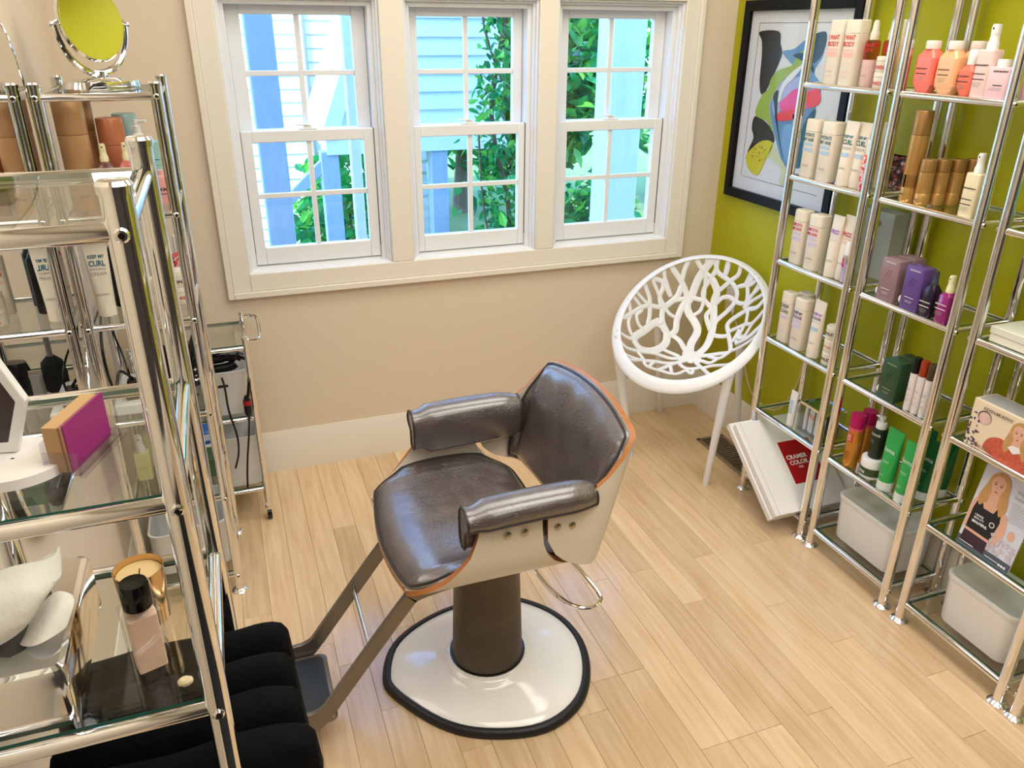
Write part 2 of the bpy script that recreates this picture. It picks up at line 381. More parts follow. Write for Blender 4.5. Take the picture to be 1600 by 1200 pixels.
# ================================================================== SALON CHAIR (local +X = forward, faces world -x)
def lerp_tab(tab, t):
    if t <= tab[0][0]: return tab[0][1]
    for (a, p), (b, q) in zip(tab, tab[1:]):
        if t <= b:
            k = (t-a)/(b-a); return p+(q-p)*k
    return tab[-1][1]
lam_m = mat('white_laminate', (226, 216, 200), .32, vary=(5, .05, (1, 1, 6)))
ply_m = mat('orange_ply_edge', (172, 108, 56), .4, vary=(30, .25, (1, 1, 12)))
def leather():
    m = bpy.data.materials.new('brown_grey_vinyl'); m.use_nodes = True; n = m.node_tree.nodes; l = m.node_tree.links; b = n['Principled BSDF']
    b.inputs['Base Color'].default_value = (*lin((76, 65, 64)), 1); b.inputs['Roughness'].default_value = .3; b.inputs['Specular IOR Level'].default_value = .8; b.inputs['Coat Weight'].default_value = 1; b.inputs['Coat Roughness'].default_value = .24; b.inputs['Coat IOR'].default_value = 1.9
    tc = n.new('ShaderNodeTexCoord'); v = n.new('ShaderNodeTexVoronoi'); v.inputs['Scale'].default_value = 38; v.feature = 'DISTANCE_TO_EDGE'
    ns = n.new('ShaderNodeTexNoise'); ns.inputs['Scale'].default_value = 14; ns.inputs['Detail'].default_value = 6; ns.inputs['Distortion'].default_value = 1.6
    mxv = n.new('ShaderNodeVectorMath'); mxv.operation = 'MULTIPLY_ADD'; mxv.inputs[1].default_value = (.25, .25, .25)
    l.new(tc.outputs['Object'], ns.inputs['Vector']); l.new(ns.outputs['Color'], mxv.inputs[0]); l.new(tc.outputs['Object'], mxv.inputs[2]); l.new(mxv.outputs[0], v.inputs['Vector'])
    ad = n.new('ShaderNodeMath'); ad.operation = 'ADD'; l.new(ns.outputs['Fac'], ad.inputs[0]); l.new(v.outputs['Distance'], ad.inputs[1])
    bp = n.new('ShaderNodeBump'); bp.inputs['Strength'].default_value = .38; bp.inputs['Distance'].default_value = .012; l.new(ad.outputs[0], bp.inputs['Height']); l.new(bp.outputs[0], b.inputs['Normal'])
    return m
lea_m = leather(); pipe_m = mat('vinyl_piping', (58, 50, 50), .35)
iron_m = mat('worn_metal', (132, 126, 118), .36, .8, bump=(60, .15), vary=(9, .25))
ch = thing('salon_chair', 'brown vinyl salon chair with white bent-plywood shell on a white pedestal', 'chair', (-1.545, -1.33, 0), pi)
# seat shell: U section (Y,Z) swept along X
PROF = [(.275, .690), (.280, .640), (.280, .600), (.277, .565), (.268, .535), (.250, .508), (.215, .486), (.16, .474), (.08, .468), (0, .466)]
PROF = smooth_path([(0, a, b) for a, b in PROF], 3); PROF = [(p.y, p.z) for p in PROF]
HALF = PROF; FULL = HALF + [(-y, z) for y, z in reversed(HALF[:-1])]
NS = len(FULL)
XF = [(.46, .258), (.470, .255), (.478, .250), (.486, .241), (.50, .219), (.514, .195), (.53, .170), (.548, .150), (.575, .125), (.6, .104), (.654, .084), (.69, .078)]
XR = [(.46, -.185), (.472, -.185), (.486, -.178), (.494, -.167), (.515, -.135), (.537, -.107), (.57, -.083), (.6, -.073), (.64, -.069), (.69, -.069)]
def seat_pt(i, t, off=0.):
    """i = index along section, t 0 rear .. 1 front, off = offset along the inward normal"""
    y, z = FULL[i]; i0, i1 = max(i-1, 0), min(i+1, NS-1)
    ty, tz = FULL[i1][0]-FULL[i0][0], FULL[i1][1]-FULL[i0][1]; L = sqrt(ty*ty+tz*tz)
    ny, nz = tz/L, -ty/L           # inward/up
    if nz < 0 and abs(nz) > abs(ny): ny, nz = -ny, -nz
    if y*ny > 1e-6 and abs(ny) > abs(nz): ny, nz = -ny, -nz
    xr, xf = lerp_tab(XR, z), lerp_tab(XF, z)
    if abs(y) < .2: xf = .258-.02*(y/.2)**2
    return V((xr+(xf-xr)*t, y+ny*off, z+nz*off))
TH = .013
def sheet(pt, ni, nj, th, name, mats, parent):
    """closed sheet: outer skin, inner skin, edge"""
    m = M(); out = [[pt(i, j, 0) for j in range(nj)] for i in range(ni)]; inn = [[pt(i, j, th) for j in range(nj)] for i in range(ni)]
    m.cur = 0; m.loft(out, False, False, closed=False); m.loft(inn[::-1], False, False, closed=False)
    m.cur = 1
    for r1, r2 in ((out[0], inn[0]), (out[-1], inn[-1])): m.loft([r1, r2], False, False, closed=False)
    for k in (0, -1): m.loft([[r[k] for r in out], [r[k] for r in inn]], False, False, closed=False)
    o = m.build(name, mats, parent, smooth=50)
    import bmesh
    b = bmesh.new(); b.from_mesh(o.data); bmesh.ops.remove_doubles(b, verts=b.verts, dist=1e-6); bmesh.ops.recalc_face_normals(b, faces=b.faces); b.to_mesh(o.data); b.free()
    o.data.set_sharp_from_angle(angle=radians(50))
    return o
sheet(lambda i, j, o: seat_pt(i, j/14, o), NS, 15, TH, 'seat_shell', [lam_m, ply_m], ch)
def pad(pt, ni, nj, t, name, parent, e=.010, pw=5, ripple=None):
    """puffed cushion on a surface pt(u,v,off), u,v in -1..1, with piping"""
    m = M(); rows = []; bot = []
    for i in range(ni):
        u = -1+2*i/(ni-1); r = []; bb = []
        for j in range(nj):
            v = -1+2*j/(nj-1); f = (1-abs(u)**pw)*(1-abs(v)**pw)
            off = TH+e+t*f**.6
            if ripple: off += ripple(u, v)*f
            r.append(pt(u, v, off)); bb.append(pt(u, v, TH+.001))
        rows.append(r); bot.append(bb)
    m.loft(rows, False, False, closed=False); m.loft(bot[::-1], False, False, closed=False)
    for r1, r2 in ((rows[0], bot[0]), (rows[-1], bot[-1])): m.loft([r1, r2], False, False, closed=False)
    for k in (0, -1): m.loft([[r[k] for r in rows], [r[k] for r in bot]], False, False, closed=False)
    o = m.build(name, lea_m, parent, smooth=60)
    import bmesh
    b = bmesh.new(); b.from_mesh(o.data); bmesh.ops.remove_doubles(b, verts=b.verts, dist=1e-6); bmesh.ops.recalc_face_normals(b, faces=b.faces); b.to_mesh(o.data); b.free()
    o.data.set_sharp_from_angle(angle=radians(60))
    ring = rows[0] + [r[-1] for r in rows[1:-1]] + rows[-1][::-1] + [r[0] for r in rows[1:-1]][::-1]
    M().tube(ring, .0036, 6, closed=True).build('piping', pipe_m, o)
    return o
def seat_uv(u, v, off):
    # squircle map so that the pad has rounded corners
    s = 1-.075*(abs(u*v)**3)
    u2, v2 = u*s, v*s
    i = (u2*.5+.5); lo, hi = 10, NS-11
    fi = lo+(hi-lo)*i; i0 = min(int(fi), NS-2); k = fi-i0
    t = .012+.982*(v2*.5+.5)
    return seat_pt(i0, t, off).lerp(seat_pt(i0+1, t, off), k)
pad(seat_uv, 29, 23, .040, 'seat_cushion', ch)
# back shell
NB = 33
def back_pt(i, v, off=0., nb=NB):
    s = i/(nb-1)*2-1; sg = 1 if s >= 0 else -1; q = abs(s)          # q: 1 side front .. 0 centre
    a = min(1., (1-q)/.42)                                           # 0 front edge .. 1 corner
    zb = lerp_tab([(0, .605), (.08, .575), (.2, .552), (.45, .530), (.75, .515), (1, .508)], a); zt = lerp_tab([(0, .692), (.3, .694), (.5, .70), (.7, .728), (.85, .768), (.95, .803), (1, .820)], a)
    if q < .58: zt = .820+.026*(1-(q/.58)**2); zb = .508
    def plan(q, z):
        xc = -.215-(z-.509)*.287; a = (1-q)/.42; wy = .280-.012*max(0, (z-.6)/.24)
        if a <= .8:
            return V((-.083+(xc+.035+.083)*(a/.8), wy, 0))
        if q > .496-.0:
            k = (a-.8)/.4; ang = k*pi/2
            return V((xc+.035-.05*sin(ang), wy-.05*(1-cos(ang)), 0))
        k = q/.496
        return V((xc-.015-.012*(1-k*k), (wy-.05)*k, 0))
    z = zb+(zt-zb)*v
    p = plan(q, z); dq = .01
    p1, p2 = plan(min(1, q+dq), z), plan(max(0, q-dq), z); t = (p1-p2)
    if q < .02: t = V((0, 1, 0))
    t.normalize(); n = V((t.y, -t.x, 0))
    if n.x < 0 and abs(n.x) > .3: n = -n
    if n.y > 0 and abs(n.x) <= .3: n = -n
    p = p+n*off; return V((p.x, p.y*sg, z))
sheet(lambda i, j, o: back_pt(i, j/12, o), NB, 13, TH, 'back_shell', [lam_m, ply_m], ch)
def back_uv(u, v, off):
    s = 1-.05*(abs(u*v)**3); u2, v2 = u*s, v*s
    U = .715*u2
    fi = (U*.5+.5)*(NB-1); i0 = min(int(fi), NB-2); k = fi-i0
    t = .03+.965*(v2*.5+.5)
    return back_pt(i0, t, off).lerp(back_pt(i0+1, t, off), k)
pad(back_uv, 41, 23, .034, 'back_cushion', ch, ripple=lambda u, v: .0022*sin(u*15+v*1.2)*(v*.5+.6))
# arm pads
def arm(sg):
    sec = [(.292, .673), (.302, .692), (.298, .712), (.282, .727), (.255, .733), (.230, .726), (.214, .706), (.209, .675), (.210, .640), (.216, .612), (.232, .598), (.250, .600), (.262, .612), (.264, .660)]
    sec = [(p.y, p.z) for p in smooth_path([(0, a, b) for a, b in sec], 2, closed=True)]
    cy, cz = .252, .675; secs = []
    for k in range(15):
        t = k/14; X = -.205+.315*t; e = min(t, 1-t)*14
        s = (.80, .93, .985, 1)[int(min(e, 3))]; lift = .004*sin(pi*t)-.004*t
        out = .010*max(0, 1-t/.2)
        secs.append([V((X, sg*(cy+(y-cy)*s-out*(y > .28)), cz+(z-cz)*s+lift)) for y, z in sec])
    m = M().loft(secs if sg > 0 else [q[::-1] for q in secs])
    o = m.build('arm_pad', lea_m, ch, smooth=55); flipfix(o)
    for k in (0, 14): M().tube(secs[k], .0032, 6, closed=True).build('piping', pipe_m, o)
    M().tube([q[1] for q in secs] , .003, 6).build('piping', pipe_m, o)
for sg in (1, -1):
    arm(sg)
    for X, Z in ((.016, .646), (-.025, .645), (-.107, .638), (-.144, .634)):
        yy = lerp_tab([(.60, .281), (.64, .2815), (.69, .277)], Z) if X > -.07 else .277
        m = M().sphere((0, 0, 0), .0095, 14, (1, .45, 1)); m.build('bolt', mat('old_nickel', (176, 166, 146), .25, 1.), ch, loc=(X, sg*(yy+.001), Z))
    M().bx(-.16, .035, sg*.258, sg*.266, .632, .664).build('arm_bracket', mat('bracket_black', (24, 22, 22), .4), ch, bevel=.002)
# base and column
OUT = [(.155, .255), (.262, .150), (.300, .02), (.272, -.115), (.195, -.225), (.07, -.275), (-.08, -.242), (-.19, -.165), (-.285, -.02), (-.292, .06), (-.24, .17), (-.12, .245), (.03, .275)]
# world offsets from (-1.525,-1.345) turned into the chair frame
OUT = smooth_path([(-a-.02, -b+.015, 0) for a, b in OUT], 5, closed=True)
cen = V((-.02, .015, 0))
def ring(s, z, c=cen): return [V((c.x+(p.x-cen.x)*s, c.y+(p.y-cen.y)*s, z)) for p in OUT]
def blend(s, z, rad, k):
    out = []
    for p in ring(s, z):
        d = p-V((cen.x, cen.y, z)); c = d.normalized()*rad; out.append(V((cen.x, cen.y, z))+d*(1-k)+c*k)
    return out
flipfix(M().loft([ring(.955, 0), ring(1, .003), ring(1.005, .012), ring(.985, .022), ring(.945, .026), ring(.925, .023), ring(.92, .012)]).build('rubber_ring', mat('black_rubber', (26, 27, 30), .45), ch, smooth=60))
enamel = mat('white_enamel', (249, 248, 245), .12, coat=.4)
flipfix(M().loft([ring(.93, .018), ring(.91, .024), ring(.8, .032), ring(.65, .040), blend(.5, .049, .15, .4), blend(.42, .054, .135, .8), blend(.4, .062, .122, 1), blend(.38, .068, .112, 1), blend(.36, .069, .10, 1)]).build('pedestal_base', enamel, ch, smooth=60))
colm = mat('scuffed_column_metal', (92, 84, 76), .4, .45, bump=(45, .25), vary=(9, .55))
M().lathe([(.102, .066), (.102, .075), (.099, .08), (.088, .40), (.088, .43)], 36, (cen.x, cen.y, 0)).build('column', colm, ch)
M().lathe([(.107, .066), (.107, .073), (.101, .074)], 36, (cen.x, cen.y, 0)).build('column_gasket', black_pl, ch)
M().bx(-.14, .12, -.11, .13, .425, .462).build('seat_plate', iron_m, ch, bevel=.006)
# foot rest
for yb in (-.098, .153):
    path = [(.10, yb, .452), (.20, yb, .436), (.235, yb, .408), (.40, yb, .192), (.44, yb, .14), (.475, yb, .115), (.515, yb, .108)]
    P = smooth_path(path, 4); secs = []
    for i, p in enumerate(P):
        t = (P[min(i+1, len(P)-1)]-P[max(i-1, 0)]).normalized(); nrm = V((t.z, 0, -t.x))
        hw = .019+ (.012 if i > len(P)-9 else 0)*min(1, (i-(len(P)-9))/5); hy = .0065
        secs.append([p+nrm*hw+V((0, hy, 0)), p+nrm*hw-V((0, hy, 0)), p-nrm*hw-V((0, hy, 0)), p-nrm*hw+V((0, hy, 0))])
    flipfix(M().loft(secs).build('footrest_arm', iron_m, ch, bevel=.002))
M().cyl((.325, -.098, .295), (.325, .153, .295), .006).build('footrest_crossbar', chrome, ch)
fp = flipfix(M().loft([[V((p.x, p.y, z)) for p in rr(.105-e, .235-e, .018, 0, 4, .470, .0275)] for z, e in ((.086, .004), (.090, 0), (.100, 0), (.104, .006))]).build('footplate', iron_m, ch))
flipfix(M().loft([[V((p.x, p.y, z)) for p in rr(.082-e, .205-e, .016, 0, 4, .470, .0275)] for z, e in ((.104, 0), (.1075, 0), (.109, .006))]).build('rubber_tread', mat('dark_tread', (34, 42, 50), .55), fp))
# pump lever loop under the seat
L = smooth_path([(-.115, .13, .405), (-.125, .168, .39), (-.15, .235, .38), (-.175, .268, .378), (-.205, .28, .378), (-.232, .272, .38), (-.242, .245, .385), (-.222, .18, .41), (-.19, .10, .45)], 5)
M().tube(L, .0055, 10).build('pump_lever', chrome, ch)
# ================================================================== WHITE WEB-SHELL CHAIR
STROKES = [(0.03, [(-0.05, -0.06), (-0.09, 0.09), (-0.07, 0.27), (-0.15, 0.37), (-0.28, 0.45), (-0.33, 0.53), (-0.3, 0.61), (-0.26, 0.77), (-0.2, 0.86), (-0.12, 0.95)]),
  (0.022, [(-0.33, 0.53), (-0.38, 0.62), (-0.48, 0.69), (-0.61, 0.73)]),
  (0.024, [(-0.35, 0.55), (-0.39, 0.46), (-0.4, 0.31), (-0.37, 0.18), (-0.44, 0.05)]),
  (0.022, [(-0.46, 0.66), (-0.48, 0.55), (-0.56, 0.42), (-0.61, 0.32), (-0.56, 0.19), (-0.41, 0.08)]),
  (0.018, [(-0.47, 0.68), (-0.46, 0.79), (-0.43, 0.87)]),
  (0.018, [(-0.31, 0.91), (-0.2, 0.86), (-0.07, 0.83)]),
  (0.028, [(-0.07, 0.83), (0.05, 0.73), (0.04, 0.63), (0.09, 0.49), (0.14, 0.3), (0.14, 0.1), (0.07, -0.06)]),
  (0.018, [(-0.07, 0.83), (-0.02, 0.91), (-0.07, 0.96)]),
  (0.018, [(-0.07, 0.83), (-0.14, 0.73), (-0.12, 0.64), (0.02, 0.56), (-0.02, 0.48), (0.05, 0.38), (0.14, 0.28)]),
  (0.018, [(-0.01, 0.89), (0.22, 0.81), (0.35, 0.72), (0.37, 0.63), (0.3, 0.55), (0.16, 0.44), (0.14, 0.33)]),
  (0.017, [(0.06, 0.72), (0.22, 0.81), (0.33, 0.85), (0.34, 0.92)]),
  (0.016, [(0.15, 0.96), (0.15, 0.9), (0.12, 0.85)]),
  (0.017, [(0.07, 0.6), (0.15, 0.67), (0.27, 0.67), (0.39, 0.61), (0.54, 0.57), (0.52, 0.7), (0.47, 0.74), (0.35, 0.75)]),
  (0.015, [(0.47, 0.74), (0.56, 0.76), (0.58, 0.8)]),
  (0.015, [(0.51, 0.72), (0.66, 0.73)]),
  (0.015, [(0.55, 0.6), (0.73, 0.64)]),
  (0.015, [(0.53, 0.52), (0.65, 0.55), (0.78, 0.54)]),
  (0.018, [(0.13, 0.26), (0.4, 0.24), (0.34, 0.38), (0.43, 0.45), (0.6, 0.48), (0.74, 0.44), (0.81, 0.45)]),
  (0.018, [(0.4, 0.26), (0.48, 0.13), (0.53, -0.02), (0.35, -0.02), (0.12, -0.06)]),
  (0.016, [(0.4, 0.29), (0.51, 0.31), (0.64, 0.31), (0.74, 0.27), (0.86, 0.31)]),
  (0.015, [(0.64, 0.31), (0.61, 0.48)]),
  (0.015, [(0.51, 0.13), (0.56, 0.28)]),
  (0.015, [(0.59, 0.08), (0.62, 0.3)]),
  (0.015, [(0.7, 0.07), (0.74, 0.24), (0.84, 0.29)]),
  (0.03, [(-0.46, 0.1), (-0.56, 0.15), (-0.65, 0.11), (-0.71, -0.07), (-0.75, -0.27), (-0.65, -0.35), (-0.54, -0.29), (-0.45, -0.15), (-0.42, -0.02), (-0.46, 0.1)]),
  (0.02, [(-0.12, -0.03), (-0.26, 0.08), (-0.39, 0.11)]),
  (0.018, [(-0.1, 0.62), (-0.29, 0.6), (-0.5, 0.49), (-0.63, 0.34), (-0.76, 0.25), (-0.84, 0.15), (-0.9, -0.01), (-0.94, -0.16)]),
  (0.015, [(-0.1, 0.62), (0.03, 0.55)]),
  (0.018, [(-0.71, 0.03), (-0.73, 0.15), (-0.77, 0.26), (-0.8, 0.32), (-0.88, 0.38)]),
  (0.018, [(-0.64, 0.33), (-0.69, 0.42), (-0.68, 0.52), (-0.71, 0.56), (-0.8, 0.52)]),
  (0.015, [(-0.7, 0.64), (-0.66, 0.55), (-0.56, 0.5)]),
  (0.015, [(-0.93, 0.24), (-0.82, 0.24), (-0.76, 0.25)]),
  (0.015, [(-0.83, 0.14), (-0.85, 0.02), (-0.79, -0.06), (-0.71, -0.06)]),
  (0.016, [(-0.97, 0.06), (-0.91, -0.03), (-0.88, -0.16), (-0.81, -0.25), (-0.74, -0.27)]),
  (0.015, [(-0.56, 0.34), (-0.44, 0.33)]),
  (0.015, [(-0.19, 0.45), (-0.11, 0.57)]),
  (0.016, [(-0.9, -0.41), (-0.81, -0.37), (-0.74, -0.3)]),
  (0.016, [(-0.86, -0.5), (-0.73, -0.53), (-0.61, -0.4), (-0.47, -0.27), (-0.26, -0.22), (-0.14, -0.17)]),
  (0.016, [(-0.68, -0.68), (-0.55, -0.56), (-0.41, -0.4), (-0.22, -0.3), (-0.04, -0.17)]),
  (0.016, [(-0.63, -0.43), (-0.52, -0.48), (-0.43, -0.57), (-0.25, -0.51), (-0.11, -0.49)]),
  (0.016, [(-0.42, -0.14), (-0.19, -0.14)]),
  (0.014, [(-0.57, -0.67), (-0.52, -0.48)]),
  (0.014, [(-0.4, -0.58), (-0.41, -0.4)]),
  (0.016, [(-0.29, -0.53), (-0.22, -0.34), (-0.12, -0.22)]),
  (0.014, [(-0.11, -0.49), (-0.19, -0.36)]),
  (0.016, [(-0.15, -0.23), (0.01, -0.31), (0.21, -0.26)]),
  (0.014, [(-0.04, -0.45), (0.03, -0.35), (0.14, -0.4)]),
  (0.016, [(0.08, -0.16), (0.26, -0.29), (0.39, -0.41)]),
  (0.016, [(0.21, -0.05), (0.42, -0.1), (0.55, -0.02), (0.63, -0.02)]),
  (0.016, [(0.16, -0.14), (0.31, -0.17), (0.4, -0.09)]),
  (0.016, [(0.23, -0.27), (0.37, -0.23), (0.55, -0.27)])]

wc = thing('shell_chair', 'white plastic armchair with a branch-pattern openwork shell by the corner', 'chair', (-.345, -.40, 0), -.885)
wpl = mat('white_chair_plastic', (240, 242, 245), .3)
# local: +X lateral (viewer right), +Y towards the back
CZ = .6434; CA = .2873; CB = .3189; CR = .1727; CDEP = .215
OFF = Matrix.Rotation(.885, 3, 'Z') @ V((-.364+.345, -.4438+.40, 0))
CN = V((1, 0, 0)).cross(V((0, CB, CR)).normalized())
if CN.z > 0: CN = -CN
def shell(a, b):
    rho = min(1.3, sqrt(a*a+b*b))
    return V((OFF.x+a*CA, OFF.y+b*CB, CZ+b*CR))+CN*CDEP*(1-rho**2.4)
def shell_n(a, b):
    e = .01; n = (shell(a+e, b)-shell(a-e, b)).cross(shell(a, b+e)-shell(a, b-e)); n.normalize(); return n
def seg_near(p, q0):
    best = (9, None)
    for w2, q2 in STROKES:
        if q2 is q0: continue
        for c, d in zip(q2, q2[1:]):
            c, d = V((*c, 0)), V((*d, 0)); e = d-c; k = max(0, min(1, (V((*p, 0))-c).dot(e)/max(1e-9, e.length_squared))); n = c+e*k; r = (n-V((*p, 0))).length
            if r < best[0]: best = (r, (n.x, n.y))
    return best
web = M()
for w, q0 in STROKES:
    q = list(q0)
    for end in (0, -1):
        p = q0[end]; r = sqrt(p[0]**2+p[1]**2); dist, tgt = seg_near(p, q0)
        if q0[0] == q0[-1]: continue
        if dist > .035:
            e = (p[0]/r*.985, p[1]/r*.985) if r > .55 or dist > .25 else tgt
            q = [e]+q if end == 0 else q+[e]
        elif r > .84 and r < .96: q = [(p[0]/r*.985, p[1]/r*.985)]+q if end == 0 else q+[(p[0]/r*.985, p[1]/r*.985)]
    P = smooth_path([(a, b, 0) for a, b in q], 4); secs = []
    for i, p in enumerate(P):
        n = shell_n(p.x, p.y); c = shell(p.x, p.y)
        t = shell(P[min(i+1, len(P)-1)].x, P[min(i+1, len(P)-1)].y)-shell(P[max(i-1, 0)].x, P[max(i-1, 0)].y)
        t.normalize(); s = n.cross(t); s.normalize(); hw = w/2*1.12*(.72 if i in (0, len(P)-1) else 1)
        secs.append([c+s*hw*cos(k*pi/4+pi/8)*1.06+n*.0052*sin(k*pi/4+pi/8)*1.06 for k in range(8)])
    web.loft(secs)
secs = []
for r_, dz in ((.001, .0075), (.5, .0072), (.85, .006), (1, 0), (.85, -.006), (.5, -.0072), (.001, -.0075)):
    ring_ = []
    for k in range(20):
        a = 2*pi*k/20; q_ = (-.015+.145*r_*cos(a)*(1+.18*cos(5*a)), -.105+.095*r_*sin(a)*(1+.12*cos(5*a))); ring_.append(shell(*q_)+shell_n(*q_)*dz)
    secs.append(ring_)
web.loft(secs)
flipfix(web.build('openwork_shell', wpl, wc, smooth=60))
rim = M(); secs = []
for k in range(96):
    a = 2*pi*k/96; c = shell(.985*cos(a), .985*sin(a)); o = (V((cos(a)*CA, sin(a)*CB, sin(a)*CR))).normalized(); n = shell_n(.97*cos(a), .97*sin(a))
    fr_ = max(0, -sin(a)); wid = .0125; dep = .013+.012*fr_
    d = -(n if n.z > 0 else -n)
    secs.append([c+o*wid*cos(j*pi/5)+d*(dep*sin(j*pi/5)+dep*.4) for j in range(10)])
flipfix(rim.loft(secs, loop=True).build('rim', wpl, wc, smooth=70))
RI = Matrix.Rotation(.885, 3, 'Z')
def loc(x, y, z=0): return RI @ V((x+.345, y+.40, z))
for foot, att in ((loc(-.376, -.693), (.80, -.60)), (loc(-.56, -.395), (-.80, -.60)), (loc(-.045, -.43), (.62, .18)), (loc(-.212, -.045), (-.62, .18))):
    top = shell(*(v*.985 for v in att)); top = V((top.x, top.y, top.z-.030 if att[1] < 0 else top.z-.004))
    if att[1] > 0: top = V((foot.x*.84+OFF.x*.16, foot.y*.84+OFF.y*.16, .44)) if False else shell(*att)+V((0, 0, -.004))
    f = V((foot.x, foot.y, 0)); d = top-f
    M().tube([f, f+d*.01, f+d*.5, f+d*.9, f+d*.97, top], [.0115, .0125, .0155, .0182, .0195, .020], 16).build('leg', wpl, wc)
# ================================================================== PRODUCTS ON THE RIGHT-HAND TOWERS
RZ = -pi/2                       # front (-Y) turned to face the room (-x)
flat = lambda d: (lambda x, z: -d/2)
def cylf(r): return lambda x, z: -sqrt(max(1e-8, r*r-x*x))
XFRONT = -.232
def P(i, y, dx=0.): return (XFRONT+dx, y, TOP(i))
def box_body(m, w, d, h, r=.012, top=.006):
    m.loft([rr(w*.94, d*.94, r, 0), rr(w, d, r, .003), rr(w, d, r, h-top), rr(w*.97, d*.97, r, h-top*.35), rr(w*.88, d*.88, r*.8, h)]); return m
def carton(label, loc, w, d, h, color, lines, cat='bottle', group=None, seam=True):
    """tall rounded-rectangle bottle whose cap carries the body outline"""
    t = thing('product_bottle', label, cat, loc, RZ, group)
    hc = h*.2
    m = M(); m.loft([rr(w*.94, d*.94, .012, 0), rr(w, d, .013, .003), rr(w, d, .013, h-hc-.001)])
    m.build('body', color, t)
    m = M(); m.loft([rr(w, d, .013, h-hc), rr(w, d, .013, h-.006), rr(w*.97, d*.97, .012, h-.002), rr(w*.86, d*.86, .010, h)])
    m.build('cap', color, t)
    if lines: lettering(t, lines, flat(d), maxw=w-.014)
    return t
def tube_prod(label, loc, w, h, color, lines, capcol=None, capH=.03, r=None, cat='tube', group=None, lean=0):
    """squeeze tube standing on its cap, flat crimp on top"""
    t = thing('squeeze_tube', label, cat, loc, RZ, group); r = r or w*.42
    M().loft([rr(2*r*.98, 2*r*.98, r, 0), rr(2*r, 2*r, r, .002), rr(2*r, 2*r, r, capH)]).build('cap', capcol or color, t)
    def dep(z): k = (z-capH)/(h-capH); return max(.0028, 2*r*(1-k**1.35)*.98)
    def wid(z): k = (z-capH)/(h-capH); return 2*r*.98+(w-2*r*.98)*min(1, k*1.1)
    secs = [rr(wid(z), dep(z), min(wid(z), dep(z))/2, z) for z in [capH+(h-capH)*k/10 for k in range(10)]+[h-.012, h]]
    M().loft(secs).build('body', color, t, smooth=50)
    def surf(x, z):
        hd = min(dep(z), wid(z))/2; e = abs(x)-(wid(z)/2-hd)
        return -dep(z)/2-.0003 if e <= 0 else -sqrt(max(1e-9, hd*hd-min(e, hd)**2))-.0003
    if lines: lettering(t, lines, surf, maxw=r*1.7)
    return t
def jar(label, loc, r, h, color, lines, lidH=None, lidcol=None, cat='jar', group=None, name='product_jar'):
    t = thing(name, label, cat, loc, RZ, group); lidH = lidH or h*.3
    M().lathe([(r*.95, 0), (r, .003), (r, h-lidH)], 26).build('body', color, t)
    M().lathe([(r*1.0, h-lidH+.0008), (r*1.0, h-.003), (r*.95, h), (.004, h)], 26).build('lid', lidcol or color, t)
    if lines: lettering(t, lines, cylf(r), maxw=r*1.6)
    return t
def can(label, loc, r, h, color, capcol=None, capfrac=.3, lines=(), rings=(), cat='can', group=None):
    t = thing('aerosol_can', label, cat, loc, RZ, group); hc = h*capfrac
    prof = [(r*.96, 0), (r, .004)]
    for q in rings: prof += [(r, h*q-.0012), (r*.965, h*q), (r, h*q+.0012)]
    prof += [(r, h-hc-.001)]
    M().lathe(prof, 26).build('body', color, t)
    M().lathe([(r*1.01, h-hc), (r*1.01, h-.004), (r*.96, h-.001), (r*.5, h)], 26).build('cap', capcol or color, t)
    if lines: lettering(t, lines, cylf(r))
    return t
def nozzle(t, z, col, s=1., x=0., y=0., over=None):
    """collar and finger spray head on a bottle neck at height z"""
    n = M().lathe([(.0125*s, z), (.0125*s, z+.014*s), (.0105*s, z+.017*s), (.0095*s, z+.03*s)], 18, (x, y, 0)).build('collar', col, t)
    m = M().loft([rr(.019*s, .019*s, .008*s, z+.03*s, 4, x, y), rr(.018*s, .019*s, .007*s, z+.044*s, 4, x, y-.001*s), rr(.0155*s, .017*s, .006*s, z+.052*s, 4, x, y)])
    m.build('spray_head', col, t)
    M().cyl((x, y-.0094*s, z+.043*s), (x, y-.0108*s, z+.043*s), .0022*s, 8).build('spray_hole', black_pl, t)
    if over: M().lathe([(.0118*s, z+.015*s), (.0118*s, z+.056*s), (.004, z+.057*s)], 18, (x, y, 0)).build('overcap', clear_m, t)
def spray_box(label, loc, w, d, h, color, lines, s=1., capcol=None, over=None, group=None, shoulder=0.):
    t = thing('spray_bottle', label, 'bottle', loc, RZ, group)
    if shoulder: M().loft([rr(w*.94, d*.94, .006, 0), rr(w, d, .006, .003), rr(w, d, .006, h-shoulder), rr(w*.52, d*.6, .006, h)]).build('body', color, t)
    else: box_body(M(), w, d, h, .007, .005).build('body', color, t)
    nozzle(t, h, capcol or white_pl, s, over=over)
    if lines: lettering(t, lines, flat(d))
    return t
EL = lambda c, z: ('ELEVEN', .0085, 0, z, c, 'CENTER', 0)
def two(a, b, z, s, c, gap=1.0): return [(a, s, 0, z, c, 'CENTER', .03), (b, s, 0, z-s*gap, c, 'CENTER', .03)]
